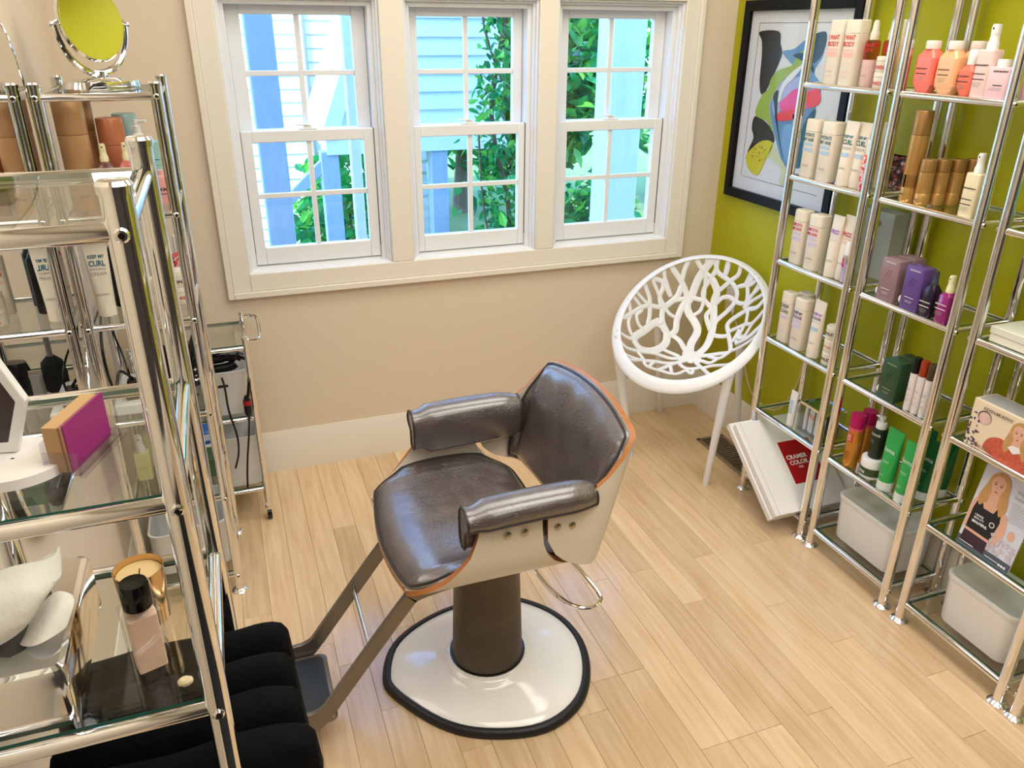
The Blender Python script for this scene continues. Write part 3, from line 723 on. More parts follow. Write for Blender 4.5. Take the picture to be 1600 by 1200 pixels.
# ---- first tower
g = 'cream volume shampoo cartons on the first tower'
def body_lines(c, pale): return two('I WANT', 'BODY', .128, .0185, c)+[('#.042,.004', 0, 0, .098, pale), ('#.046,.014', 0, 0, .080, pale), EL(pale, .035), ('#.030,.002', 0, 0, .024, pale)]
carton('cream bottle lettered I WANT BODY, leftmost on its shelf', P(5, -.858, .02), .060, .044, .183, cream_pl, body_lines(ink_red, ink_pink))
carton('cream bottle lettered I WANT BODY, between its twin and the pink mist bottles', P(5, -.932, .018), .060, .052, .183, cream_pl, body_lines(ink_red, ink_pink))
carton('plain cream bottle standing behind the left pink mist bottle', P(5, -1.012, .11), .060, .052, .183, cream_pl, [])
pinkliq = glass('pink_liquid', (.90, .46, .40), ior=1.3); milky = mat('milky_pink_liquid', (226, 190, 184), .25)
def mist(label, loc, s=1.):
    t = thing('mist_bottle', label, 'bottle', loc, RZ, 'pink mist bottles on the first tower')
    M().lathe([(.020, 0), (.0215, .003), (.0215, .075)], 22).build('milky_layer', milky, t)
    M().lathe([(.0215, .0752), (.0215, .122), (.019, .127), (.011, .129)], 22).build('pink_layer', pinkliq, t)
    M().lathe([(.0125, .129), (.0125, .147), (.010, .152), (.0085, .176), (.006, .181), (.003, .1815)], 18).build('overcap', cream_pl, t)
    lettering(t, two('I WANT', 'BODY', .110, .0135, ink_red)+[('#.022,.002', 0, 0, .03, ink_grey)], cylf(.0215)); return t
mist('two-tone pink mist bottle with cream cap, left of the pair', P(5, -.992, .028)); mist('two-tone pink mist bottle with cream cap, right of the pair', P(5, -1.022, .066))
pj = lambda lab, z: jar(lab, (XFRONT+.028, -1.062+.004, z), .0285, .043, cream_pl, [('POWDER', .0135, .004, .009, ink_red, 'CENTER', .03)], group='stacked powder jars')
pj('lower cream jar lettered POWDER, under its twin', TOP(5)); pj('upper cream jar lettered POWDER, stacked on its twin', TOP(5)+.0432)
def hl(c, pale): return two('HYDRATE', 'MY HAIR', .130, .0150, c)+[('#.044,.010', 0, 0, .100, pale), ('#.046,.012', 0, 0, .082, pale), EL(ink_grey, .035)]
carton('cream bottle lettered HYDRATE MY HAIR, leftmost on its shelf', P(4, -.820, .018), .060, .046, .183, cream_pl, hl(ink_teal, ink_blue))
carton('cream bottle lettered HYDRATE MY HAIR, beside the curl cream tubes', P(4, -.902, .018), .062, .050, .183, cream_pl, hl(ink_teal, ink_blue))
def cl(c): return [('KEEP MY', .0115, -.002, .143, c, 'CENTER', .03), ('CURL', .0205, 0, .124, c, 'CENTER', .03), ('CREAM', .0120, 0, .109, ink_grey, 'CENTER', 0), ('#.036,.012', 0, 0, .088, ink_blue), ('ELEVEN', .0085, 0, .050, ink_grey, 'CENTER', 0)]
tube_prod('cream squeeze tube lettered KEEP MY CURL, in front beside the hydrating bottle', P(4, -.982, .018), .056, .192, cream_pl, cl(ink_teal))
tube_prod('cream squeeze tube lettered KEEP MY CURL, half hidden behind the floral mist can', P(4, -1.026, .030), .056, .192, cream_pl, cl(ink_teal))
tube_prod('plain cream tube at the back, right of the curl tubes', P(4, -1.05, .10), .056, .192, cream_pl, [])
def floral_mat():
    m = bpy.data.materials.new('floral_print'); m.use_nodes = True; n = m.node_tree.nodes; l = m.node_tree.links; b = n['Principled BSDF']
    tc = n.new('ShaderNodeTexCoord'); v = n.new('ShaderNodeTexNoise'); v.inputs['Scale'].default_value = 55; v.inputs['Detail'].default_value = 2
    r = n.new('ShaderNodeValToRGB'); r.color_ramp.interpolation = 'CONSTANT'; e = r.color_ramp.elements
    e[0].color = (*lin((236, 170, 190)), 1); e[1].position = .5; e[1].color = (*lin((238, 80, 70)), 1)
    for p, c in ((.42, (240, 225, 228)), (.58, (210, 30, 90)), (.63, (242, 140, 90))):
        q = e.new(p); q.color = (*lin(c), 1)
    l.new(tc.outputs['Object'], v.inputs['Vector']); l.new(v.outputs['Fac'], r.inputs[0]); l.new(r.outputs[0], b.inputs['Base Color']); b.inputs['Roughness'].default_value = .35
    return m
flor = floral_mat()
t = thing('mist_can', 'slim floral pink mist can with white cap by the first tower post', 'can', P(4, -1.078, .012), RZ)
M().lathe([(.0175, 0), (.019, .003), (.019, .098), (.012, .106)], 20).build('body', flor, t); M().lathe([(.0125, .106), (.0125, .145), (.011, .149), (.004, .15)], 18).build('cap', white_pl, t)
lettering(t, [('HAIR', .014, 0, .07, ink_white), ('MIST', .010, 0, .055, ink_white)], cylf(.019))
for k, (yy, dx) in enumerate(((-.905, .125), (-.955, .125))):
    t = thing('serum_bottle', ('clear-capped bottle behind the hydrating bottles, nearer the window', 'clear-capped bottle behind the hydrating bottles, farther from the window')[k], 'bottle', P(4, yy, dx), RZ, 'clear-capped bottles at the back of the shelf')
    M().lathe([(.02, 0), (.021, .003), (.021, .135), (.012, .145)], 18).build('body', cream_pl, t); M().lathe([(.0145, .145), (.0145, .186), (.012, .189), (.003, .19)], 18).build('clear_cap', clear_m, t); M().lathe([(.008, .145), (.008, .175), (.003, .176)], 12).build('pump', white_pl, t)
t = thing('floral_pouch', 'dark floral pouch seen behind the first tower, under the clear bottles', 'pouch', (-.095, -1.062, TOP(4)), RZ)
dfl = floral_mat(); dfl.name = 'dark_floral_print'
for e, c in zip(dfl.node_tree.nodes['Color Ramp'].color_ramp.elements, ((22, 22, 40), (40, 60, 70), (150, 40, 50), (200, 190, 190), (30, 70, 70))): e.color = (*lin(c), 1)
M().loft([rr(.09, .035, .016, 0), rr(.098, .055, .02, .02), rr(.098, .045, .02, .065), rr(.095, .012, .005, .095)]).build('body', dfl, t, smooth=60); M().bx(-.046, .046, -.004, .004, .094, .099).build('zip', black_pl, t)
def sl(c, p): return two('SMOOTH', 'ME NOW', .130, .0150, c)+[('#.044,.010', 0, 0, .100, p), ('#.046,.012', 0, 0, .082, p), EL(ink_grey, .035)]
lav = mat('ink_lavender', (206, 196, 222), .5)
carton('cream bottle lettered SMOOTH ME NOW, leftmost on its shelf', P(3, -.832, .018), .058, .046, .184, cream_pl, sl(ink_mag, lav))
carton('cream bottle lettered SMOOTH ME NOW, beside the anti-frizz tubes', P(3, -.913, .018), .060, .052, .184, cream_pl, sl(ink_mag, lav))
def fl(c, p): return [('FRIZZ', .0175, 0, .140, c, 'CENTER', .03), ('CONTROL', .0105, 0, .128, p, 'CENTER', 0), ('CREAM', .010, 0, .117, p, 'CENTER', 0), ('ELEVEN', .0085, 0, .050, ink_grey, 'CENTER', 0)]
tube_prod('cream tube lettered FRIZZ in purple, left of the two', P(3, -.997, .016), .050, .198, cream_pl, fl(mat('ink_violet', (150, 90, 190), .5), lav))
tube_prod('cream tube lettered FRIZZ in red, right of the two', P(3, -1.038, .028), .052, .205, cream_pl, fl(ink_red, ink_pink))
t = thing('mist_bottle', 'small clear mist bottle with magenta label in front of the frizz tubes', 'bottle', P(3, -1.076, .005), RZ)
M().lathe([(.015, 0), (.016, .003), (.016, .085), (.011, .09)], 18).build('body', clear_m, t); M().lathe([(.0135, .004), (.0135, .06), (.002, .061)], 14).build('liquid', mat('lilac_liquid', (206, 190, 226), .2), t); M().lathe([(.012, .09), (.012, .128), (.010, .131), (.003, .132)], 16).build('cap', white_pl, t)
lettering(t, [('#.014,.03', 0, -.006, .052, ink_mag)], cylf(.016))
t = thing('picture_box', 'grey carton with a brown curly head of hair printed on it, behind the frizz tubes', 'box', (-.105, -1.035, TOP(3)), RZ)
gb = mat('grey_green_card', (176, 186, 180), .6); M().bx(-.075, .075, 0, .055, 0, .215).build('body', gb, t, bevel=.0015)
hm = M(); rn = random.Random(5)
for k in range(16):
    a = rn.uniform(0, 2*pi); r_ = rn.uniform(0, .017); c = (r_*cos(a)*1.3, .180+r_*sin(a)*.9); q = rn.uniform(.006, .010)
    hm.poly([(c[0]+q*cos(j*pi/5), -.0005-.00002*k, c[1]+q*sin(j*pi/5)) for j in range(10)])
hm.build('printed_hair', mat('printed_brown_hair', (134, 104, 72), .6, vary=(120, .5)), t, smooth=0)
M().poly([(.016*cos(j*pi/8), -.0004, .158+.018*sin(j*pi/8)) for j in range(16)]).build('printed_face', mat('printed_skin', (214, 176, 150), .6), t, smooth=0)
carton('cream bottle lettered DEEP CLEAN, leftmost on its shelf', P(2, -.828, .018), .056, .040, .184, cream_pl, two('DEEP', 'CLEAN', .128, .0185, mat('ink_slate', (90, 104, 112), .5))+[('#.040,.010', 0, 0, .088, lav), EL(lav, .04)])
carton('plain cream bottle behind the deep clean bottle', P(2, -.846, .072), .058, .044, .180, cream_pl, [])
carton('cream bottle lettered KEEP MY COLOUR in dark purple, mid shelf', P(2, -.905, .018), .058, .048, .184, cream_pl, two('KEEP MY', 'COLOUR', .128, .0150, ink_navy)+[('#.044,.010', 0, 0, .098, lav), ('#.046,.012', 0, 0, .080, lav), EL(ink_grey, .035)])
tube_prod('cream tube lettered KEEP MY COLOUR in lilac, beside the stacked hold jars', P(2, -.985, .016), .054, .200, cream_pl, [('KEEP MY', .0125, 0, .148, mat('ink_violet', (150, 90, 190), .5), 'CENTER', .03), ('COLOUR', .0135, 0, .134, ink_navy, 'CENTER', .03), ('#.038,.003', 0, 0, .124, ink_blue), ('#.036,.012', 0, 0, .096, ink_blue), ('ELEVEN', .0085, 0, .050, ink_grey, 'CENTER', 0)], r=.023)
hj = lambda lab, z, h, ls: jar(lab, (XFRONT+.022, -1.058, z), .0255, h, cream_pl, ls, lidH=.012, group='stacked styling jars')
hj('lowest of the three stacked cream styling jars, lettered HOLD', TOP(2), .045, [('HOLD', .0135, .002, .016, ink_black, 'CENTER', .04)])
hj('middle of the three stacked cream styling jars, lettered TEXTURE in orange', TOP(2)+.0452, .045, [('TEXTURE', .0105, 0, .016, ink_orange, 'CENTER', .02)])
hj('top one of the three stacked cream styling jars, lettered HOLD', TOP(2)+.0904, .045, [('HOLD', .0135, .002, .016, ink_black, 'CENTER', .04)])
tube_prod('small white tube standing left of the acrylic box', P(1, -.935, .015), .036, .135, white_pl, [('#.018,.05', 0, 0, .05, ink_blue)], r=.014)
t = thing('acrylic_box', 'clear acrylic box holding pink and white sample tubes', 'container', (-.165, -1.03, TOP(1)), RZ)
ab = M()
for q in ((-.06, -.057, -.05, .05), (.057, .06, -.05, .05), (-.057, .057, -.05, -.047), (-.057, .057, .047, .05)): ab.bx(*q, 0, .105)
ab.bx(-.06, .06, -.05, .05, 0, .003).build('body', clear_m, t, smooth=0)
lid = M(); 
for q in ((-.062, -.054, -.052, .052), (.054, .062, -.052, .052), (-.054, .054, -.052, -.044), (-.054, .054, .044, .052)): lid.bx(*q, .1055, .113)
lid.build('lid_frame', chrome, t); M().bx(-.054, .054, -.044, .044, .108, .110).build('lid_pane', glass('blue_tint_glass', (.6, .82, .9)), t, smooth=0)
for k in range(6):
    s_ = thing('sample_tube', 'small pale sample tube standing in the clear acrylic box', 'tube', (-.165-.030+.006*(k % 2), -.985-.017*k, TOP(1)+.0035), RZ, 'sample tubes in the acrylic box')
    pk = k in (1, 2); M().loft([rr(.012, .012, .006, 0), rr(.0125, .0125, .006, .055), rr(.0135, .006, .003, .08), rr(.014, .0014, .0006, .092)]).build('body', white_pl, s_)
    if pk: M().loft([rr(.0128, .0128, .006, .052), rr(.0134, .0095, .0045, .068)]).build('peach_band', mat('peach_band', (238, 176, 150), .4), s_)
t = thing('folded_bag', 'dark folded bag behind the sample tubes in the acrylic box', 'bag', (-.142, -1.058, TOP(1)+.0035), RZ)
M().loft([rr(.05, .02, .008, 0), rr(.056, .028, .01, .02), rr(.05, .02, .008, .06), rr(.04, .01, .004, .075)]).build('body', mat('dark_bag', (52, 54, 58), .5), t, smooth=60)
# leaning presentation folders
fold_m = mat('white_gloss_board', (236, 235, 234), .22)
p0, p1 = V((0, -1.085, .080)), V((0, -.775, .318)); d = (p1-p0); ln = d.length; ang = atan2(d.z, d.y)
for k, (x0, x1, dz, ext, lab) in enumerate(((-.355, -.025, .012, 0, 'white presentation folder with red label, leaning inside the first tower'), (-.362, -.025, -.0155, .0, 'plain white presentation folder leaning under the red-labelled one'))):
    t = thing('presentation_folder', lab, 'folder', (0, p0.y, p0.z), 0, 'white folders leaning in the first tower'); t.rotation_euler = (ang, 0, 0)
    z0 = dz
    M().bx(x0, x1, 0, ln-(.016 if k == 0 else 0), z0-.012, z0+.012).build('board', fold_m, t, bevel=.0025)
    if k == 0:
        M().bx(x0+.018, x0+.0205, .0, ln-.018, z0+.0118, z0+.0126).build('crease', mat('folder_crease', (205, 204, 204), .5), t)
        m = M(); m.bx(-.218, -.078, .100, .270, z0+.0121, z0+.0127); lb = m.build('red_label', mat('deep_red_label', (170, 10, 26), .4), t)
        def flat_text(txt, s_, x_, y_):
            vs, fs = text_geo(txt, s_, 'CENTER', .03); return M().add([(x_+.058+p.x, y_-.040+p.y, z0+.0129) for p in vs], fs)
        for txt, s_, y_ in (('CRAMER', .0235, .236), ('COLOR', .0235, .213), ('1962', .011, .198)): flat_text(txt, s_, -.222, y_).build('lettering', ink_white, lb, smooth=0)
# ---- second tower
def faceted(label, loc, w, d, h, color, lines, capr=.019, caph=.020, tall=None, group=None):
    """bottle with chamfered shoulders and chamfered foot"""
    t = thing('faceted_bottle', label, 'bottle', loc, RZ, group)
    def sec(sw, sd, z): return rr(w*sw, d*sd, .009, z, 2)
    M().loft([sec(.66, .62, 0), sec(1, .92, .020), sec(1, 1, .034), sec(.98, .98, h*.80), sec(.94, .90, h*.84), sec(.50, .60, h)]).build('body', color, t, smooth=20)
    if tall: M().lathe([(.0125, h), (.0125, h+tall*.5), (.0115, h+tall-.003), (.0095, h+tall), (.003, h+tall)], 20).build('cap', white_pl, t)
    else: M().lathe([(capr*.96, h-.001), (capr, h+.003), (capr, h+caph-.003), (capr*.93, h+caph), (.003, h+caph)], 24).build('cap', mat('warm_white_cap', (240, 228, 218), .35), t)
    if lines: lettering(t, lines, flat(d*1.0))
    return t
KL = lambda z, c=ink_black: [('KEVIN.MURPHY', .0052, -.004, z+.014, c, 'CENTER', .03), ('#.034,.0022', 0, -.004, z+.002, c), ('#.026,.0010', 0, -.006, z-.006, ink_grey), ('#.026,.0010', 0, -.006, z-.010, ink_grey), ('#.022,.0010', 0, -.008, z-.014, ink_grey)]
coral = mat('coral_plastic', (246, 122, 108), .18, coat=.3); peach = mat('peach_plastic', (242, 184, 136), .16, coat=.4)
faceted('coral faceted bottle with white cap, leftmost on its shelf', P(5, -1.230, .010), .064, .042, .110, coral, KL(.045))
faceted('peach faceted bottle with white cap, beside the coral one', P(5, -1.303, .010), .064, .042, .110, peach, KL(.045))
faceted('coral faceted bottle with white cap, in the second row', P(5, -1.235, .085), .064, .042, .110, coral, [])
faceted('peach faceted bottle with white cap, in the second row', P(5, -1.305, .085), .064, .042, .110, peach, [])
faceted('small coral bottle with tall white cap, next to the pale pink spray', P(5, -1.366, .008), .046, .034, .075, mat('salmon_plastic', (244, 120, 96), .3), KL(.032), tall=.036)
faceted('small coral bottle with tall white cap, in the second row', P(5, -1.362, .070), .046, .034, .082, mat('salmon_plastic', (244, 120, 96), .3), [], tall=.030)
palep = mat('pale_pink_plastic', (242, 210, 204), .35)
spray_box('pale pink spray bottle with tall white nozzle', P(5, -1.415, .006), .046, .040, .112, palep, KL(.040)+[('KEVIN.MURPHY', .0058, -.002, .074, ink_black, 'CENTER', .04)], s=1.1)
def squat(label, loc):
    t = thing('product_bottle', label, 'bottle', loc, RZ); box_body(M(), .062, .040, .074, .006, .004).build('body', mat('blush_plastic', (244, 204, 210), .35), t)
    M().lathe([(.0155, .074), (.0155, .089), (.0145, .091), (.003, .0915)], 20, (-.006, 0, 0)).build('cap', white_pl, t)
    lettering(t, [('KEVIN.MURPHY', .0060, .006, .062, ink_black, 'CENTER', .04), ('#.026,.0024', 0, .004, .031, ink_black), ('#.032,.001', 0, 0, .025, ink_grey), ('#.034,.001', 0, -.002, .021, ink_grey)], flat(.040))
squat('short blush pink bottle at the right end of its shelf', P(5, -1.467, .004))
squat('short blush pink bottle behind the front one, by the post', P(5, -1.474, .06))
gold = mat('gold_lacquer', (206, 162, 98), .28, .6); gold2 = mat('gold_lacquer_cap', (172, 132, 80), .32, .6)
can('tall gold aerosol can at the left of its shelf', P(4, -1.248, .012), .0235, .248, gold, gold2, .26, rings=(.30, .17), lines=[('KEVIN', .006, -.004, .02, ink_black)])
GCAN = 'short gold cans in a row'
for k, lab in enumerate(('first short gold can, at the front of its row', 'second short gold can of the row, counting from the front', 'third short gold can of the row, counting from the front', 'last short gold can, at the back of the row')):
    can(lab, P(4, -1.296-.010*k, .014+.043*k), .0200, .124, gold, gold2, .27, rings=(.25,), lines=[('KM', .006, -.004, .012, ink_black)] if k == 0 else (), group=GCAN)
cs = mat('cream_spray_plastic', (234, 220, 184), .38)
spray_box('cream spray bottle with white nozzle, right of the gold cans', P(4, -1.462, .006), .046, .034, .112, cs, KL(.030)+[('KEVIN.MURPHY', .0058, -.002, .072, ink_black, 'CENTER', .04)], s=.95)
def km_box(label, loc, color, lines=True, cap=True, w=.066, d=.050, h=.127, lc=ink_white):
    t = thing('product_bottle', label, 'bottle', loc, RZ); box_body(M(), w, d, h, .006, .004).build('body', color, t)
    if cap: M().lathe([(.013, 0), (.014, .002), (.014, .008), (.012, .010), (.003, .0102)], 20).xf(Matrix.Translation((-w/2, -.006, .020)) @ Matrix.Rotation(-pi/2, 4, 'Y')).build('cap', white_pl, t)
    if lines:
        lettering(t, [('KEVIN.MURPHY', .0055, .004, h-.012, lc, 'CENTER', .03), ('#.034,.0016', 0, 0, .036, lc), ('#.026,.0008', 0, 0, .026, lc), ('#.022,.0008', 0, 0, .022, lc)], flat(d))
        m = M()
        for dx in (-.008, .002): m.add([(dx-.006, -d/2-.0012, .070), (dx-.002, -d/2-.0012, .070), (dx+.010, -d/2-.0012, .096), (dx+.006, -d/2-.0012, .096), (dx-.006, -d/2+.001, .070), (dx-.002, -d/2+.001, .070), (dx+.010, -d/2+.001, .096), (dx+.006, -d/2+.001, .096)], [(3, 2, 1, 0), (0, 1, 5, 4), (1, 2, 6, 5), (2, 3, 7, 6), (3, 0, 4, 7)])
        flipfix(m.build('embossed_mark', color, t, smooth=0))
    return t
mauve = mat('mauve_plastic', (146, 118, 124), .28); purple = mat('purple_plastic', (98, 72, 140), .25); dgreen = mat('dark_green_plastic', (44, 76, 52), .3)
km_box('mauve rectangular bottle with white side cap, leftmost on its shelf', P(3, -1.262, .012), mauve)
km_box('mauve rectangular bottle behind the front mauve one', P(3, -1.262, .066), mauve, lines=False, cap=False)
km_box('purple rectangular bottle with white side cap, beside the mauve one', P(3, -1.352, .012), purple, w=.064)
dp = mat('aubergine_plastic', (34, 20, 44), .2); mg = mat('magenta_plastic', (142, 28, 110), .15, coat=.4)
spray_box('small aubergine spray bottle under a clear overcap', P(3, -1.413, .004), .036, .034, .092, dp, KL(.026, ink_white), s=.72, capcol=mat('slate_cap', (58, 58, 78), .4), over=True, shoulder=.016)
spray_box('small magenta spray bottle with cream nozzle', P(3, -1.468, .002), .038, .034, .086, mg, KL(.036, ink_white), s=.9, capcol=mat('cream_nozzle', (232, 226, 184), .35), shoulder=.010)
km_box('dark green rectangular bottle with white side cap, front one of two', P(2, -1.345, .012), dgreen, lc=mat('ink_sage', (170, 190, 150), .5))
km_box('dark green rectangular bottle behind the front one', P(2, -1.345, .066), dgreen, lines=False, cap=False)
tw = mat('offwhite_tube', (232, 224, 222), .35)
for yy, col, nm in ((-1.420, black_pl, 'black'), (-1.447, mat('rust_cap', (150, 52, 24), .3), 'rust red'), (-1.475, mat('olive_brown_cap', (72, 56, 34), .35), 'olive brown')):
    t = thing('root_spray', 'slim white spray tube with %s cap' % nm, 'tube', P(2, yy, .003-(yy+1.42)*.02), RZ, 'slim white spray tubes')
    M().lathe([(.011, 0), (.0118, .003), (.0118, .118)], 18).build('body', tw, t); M().lathe([(.0122, .1185), (.0122, .163), (.0112, .166), (.003, .1665)], 18).build('cap', col, t)
    lettering(t, [('#.010,.001', 0, 0, .050, ink_grey), ('#.012,.0012', 0, 0, .034, ink_grey), ('#.010,.001', 0, 0, .028, ink_grey), ('O', .014, 0, .064, ink_grey, 'CENTER', 0)], cylf(.0118))
gm = mat('amber_gold_can', (200, 138, 56), .3, .5); mcap = mat('magenta_cap', (176, 12, 92), .25)
def loma_can(label, dx, y, lines):
    t = can(label, P(1, y, dx), .0235, .188, gm, mcap, .24, cat='can'); M().lathe([(.0237, .132), (.0237, .140)], 24).build('pink_band', mat('pink_band', (226, 80, 110), .35), t)
    if lines:
        lettering(t, [('#.026,.030', 0, 0, .092, ink_red)], cylf(.0236)); lettering(t, [('THE', .008, 0, .113, ink_white), ('DRY', .008, 0, .105, ink_white), ('CAN', .008, 0, .097, ink_white)]+[('#.024,.0012', 0, 0, .03+.006*k, mat('ink_brown', (130, 70, 20), .5)) for k in range(5)], cylf(.0240))
loma_can('amber can with magenta cap at the front left of its shelf', .015, -1.240, True); loma_can('amber can with magenta cap behind the front one', .070, -1.232, False)
lg = mat('bottle_green_black', (30, 44, 32), .3)
t = jar('white jar with dark green label, under the pump bottle', P(1, -1.318, .032), .036, .068, white_pl, [], lidH=.030, lidcol=white_pl)
M().lathe([(.0362, .010), (.0364, .011), (.0364, .036), (.0362, .037)], 26).build('green_label', mat('olive_label', (58, 78, 34), .4), t); lettering(t, [('loma', .016, -.008, .018, ink_white, 'CENTER', .02)], cylf(.0366))
t = thing('pump_bottle', 'dark green pump bottle with white pump, standing on the white jar', 'bottle', (XFRONT+.034, -1.318, TOP(1)+.0685), RZ)
M().lathe([(.0215, 0), (.0225, .003), (.0225, .098), (.0195, .104)], 24).build('body', lg, t); M().lathe([(.0165, .104), (.0165, .122), (.0145, .125), (.006, .126), (.006, .134), (.009, .135), (.009, .143), (.003, .1435)], 20).build('pump', white_pl, t)
M().loft([rr(.009, .006, .0025, 0, 3), rr(.006, .005, .002, .026, 3)]).xf(Matrix.Translation((0, 0, .139)) @ Matrix.Rotation(radians(-96), 4, 'Y')).build('spout', white_pl, t)
lettering(t, [('loma', .0165, .002, .080, mat('ink_mist', (190, 205, 190), .5), 'CENTER', .02), ('#.018,.001', 0, -.004, .062, ink_grey), ('#.016,.001', 0, -.004, .058, ink_grey), ('#.016,.001', 0, -.004, .054, ink_grey)], cylf(.0225))
gr1 = mat('fresh_green_tube', (48, 168, 84), .3); gr2 = mat('deep_green_tube', (14, 96, 48), .3); wcap = mat('tube_cap_white', (228, 236, 230), .35)
ll = lambda: [('loma', .020, 0, .130, ink_white, 'CENTER', .0), ('#.026,.001', 0, -.002, .100, wcap), ('#.022,.001', 0, -.002, .095, wcap), ('#.016,.001', 0, -.004, .055, wcap), ('#.018,.001', 0, -.004, .050, wcap)]
tube_prod('green squeeze tube lettered loma, beside the pump bottle', P(1, -1.396, .016), .062, .206, gr1, ll(), wcap, .030, .025)
tube_prod('green squeeze tube lettered loma, nearest the right post of the second tower', P(1, -1.470, .012), .056, .200, gr1, ll(), wcap, .030, .024)
tube_prod('deep green tube behind the right post of the second tower', P(1, -1.476, .085), .062, .200, gr2, ll(), wcap, .028, .025)
tube_prod('deep green tube at the back, leftmost of the back pair', P(1, -1.415, .125), .062, .205, gr2, [], wcap, .028, .025)
tube_prod('deep green tube at the back corner beside the third tower', P(1, -1.478, .148), .062, .205, gr2, [], wcap, .028, .025)
# storage boxes
def bin_(label, loc, w, d, h, rz=RZ, lidded=True, r=.035, group=None, cat='box', taper=.93, col=None):
    t = thing('storage_box', label, cat, loc, rz, group); c = col or white_pl
    if lidded:
        M().loft([rr(w*taper, d*taper, r, 0, 6), rr(w*(taper+.02), d*(taper+.02), r, .006, 6), rr(w, d, r, h-.012, 6)]).build('body', c, t, smooth=50)
        M().loft([rr(w+.006, d+.006, r, h-.012, 6), rr(w+.006, d+.006, r, h-.002, 6), rr(w, d, r, h, 6), rr(w-.012, d-.012, r*.9, h, 6), rr(w-.018, d-.018, r*.9, h-.004, 6)]).build('lid', mat('box_lid', (232, 234, 232), .2), t, smooth=50)
    else:
        M().loft([rr(w*taper, d*taper, r, 0, 6), rr(w*(taper+.02), d*(taper+.02), r, .006, 6), rr(w, d, r, h-.004, 6), rr(w+.006, d+.006, r, h, 6), rr(w-.008, d-.008, r*.9, h, 6), rr(w*taper-.012, d*taper-.012, r*.9, .008, 6)]).build('body', c, t, smooth=50)
    return t
GB = 'white lidded boxes on the bottom shelves'
bin_('white lidded storage box on the bottom shelf of the second tower', (-.122, -1.345, TOP(0)), .272, .175, .165, group=GB)
bin_('white lidded storage box on the bottom shelf of the third tower', (-.122, -1.782, TOP(0)), .240, .170, .165, group=GB)
# ---- third tower
t = thing('gift_box', 'flat cream carton on the third tower at the right edge', 'box', (-.14, -1.715, TOP(3)), RZ)
cb = mat('cream_card', (232, 226, 206), .5); M().bx(-.10, .085, -.09, .09, 0, .034).build('body', cb, t, bevel=.002); M().bx(-.102, .087, -.092, .092, .022, .042).build('lid', mat('cream_card_lid', (220, 222, 206), .5), t, bevel=.002)
t = thing('teal_bottle', 'teal bottle at the right edge of the photo on the third tower', 'bottle', (-.17, -1.705, TOP(4)), RZ)
tl = mat('teal_plastic', (70, 170, 168), .3); M().lathe([(.026, 0), (.028, .004), (.030, .05), (.026, .09), (.012, .10)], 22).build('body', tl, t); M().lathe([(.013, .10), (.013, .12), (.003, .121)], 16).build('cap', white_pl, t)
# printed pictures: flat ink shapes
skin = mat('printed_light_skin', (226, 176, 152), .5); blond = mat('printed_blond_hair', (198, 152, 96), .5, vary=(60, .35, (6, 1, 1))); lips = mat('printed_lips', (180, 80, 80), .5); eye = mat('printed_eye', (60, 50, 50), .5)
def ell(m, cx, cz, a, b, y, n=18, rot=0.): m.poly([(cx+a*cos(2*pi*k/n)*cos(rot)-b*sin(2*pi*k/n)*sin(rot), y, cz+a*cos(2*pi*k/n)*sin(rot)+b*sin(2*pi*k/n)*cos(rot)) for k in range(n)])
def blob(m, pts, y): m.poly([(p.x, y, p.y) for p in smooth_path([(a, b, 0) for a, b in pts], 4, closed=True)])
def ink(parent, name, ma, fn):
    m = M(); fn(m); return m.build(name, ma, parent, smooth=0)
def portrait(t, y0, s, ox, oz):
    """head with long hair, printed flat; s = face height"""
    X = lambda a: ox+a*s; Z = lambda a: oz+a*s
    e = [y0-.0002*k for k in range(8)]
    ink(t, 'printed_hair', blond, lambda m: blob(m, [(X(-.10), Z(.62)), (X(.25), Z(.60)), (X(.50), Z(.30)), (X(.58), Z(-.2)), (X(.72), Z(-.8)), (X(.52), Z(-1.25)), (X(.30), Z(-.9)), (X(-.2), Z(-.9)), (X(-.48), Z(-1.2)), (X(-.66), Z(-.8)), (X(-.50), Z(-.1)), (X(-.40), Z(.35))], e[0]))
    ink(t, 'printed_neck', skin, lambda m: m.poly([(X(-.18), e[1], Z(-.35)), (X(-.22), e[1], Z(-.95)), (X(.28), e[1], Z(-.95)), (X(.22), e[1], Z(-.35))]))
    ink(t, 'printed_face', skin, lambda m: blob(m, [(X(0), Z(.45)), (X(.28), Z(.30)), (X(.31), Z(-.05)), (X(.18), Z(-.40)), (X(.02), Z(-.52)), (X(-.16), Z(-.40)), (X(-.29), Z(-.05)), (X(-.26), Z(.30))], e[2]))
    def feat(m):
        for q in (-.13, .14): ell(m, X(q), Z(.02), .055*s, .028*s, e[3])
        for q in (-.14, .15): m.poly([(X(q-.08), e[3], Z(.10)), (X(q+.07), e[3], Z(.10)), (X(q+.06), e[3], Z(.125)), (X(q-.06), e[3], Z(.125))])
    ink(t, 'printed_eyes', eye, feat)
    ink(t, 'printed_lips', lips, lambda m: ell(m, X(.01), Z(-.30), .085*s, .032*s, e[3])); ink(t, 'printed_nose', mat('printed_skin_shadow', (200, 140, 120), .5), lambda m: ell(m, X(.01), Z(-.13), .045*s, .02*s, e[3]))
t = thing('gift_box', 'cream carton printed with a blonde woman and flowers, on the third tower', 'box', (-.238, -1.725, TOP(2)), RZ)
bw, bh, bd = .19, .135, .075
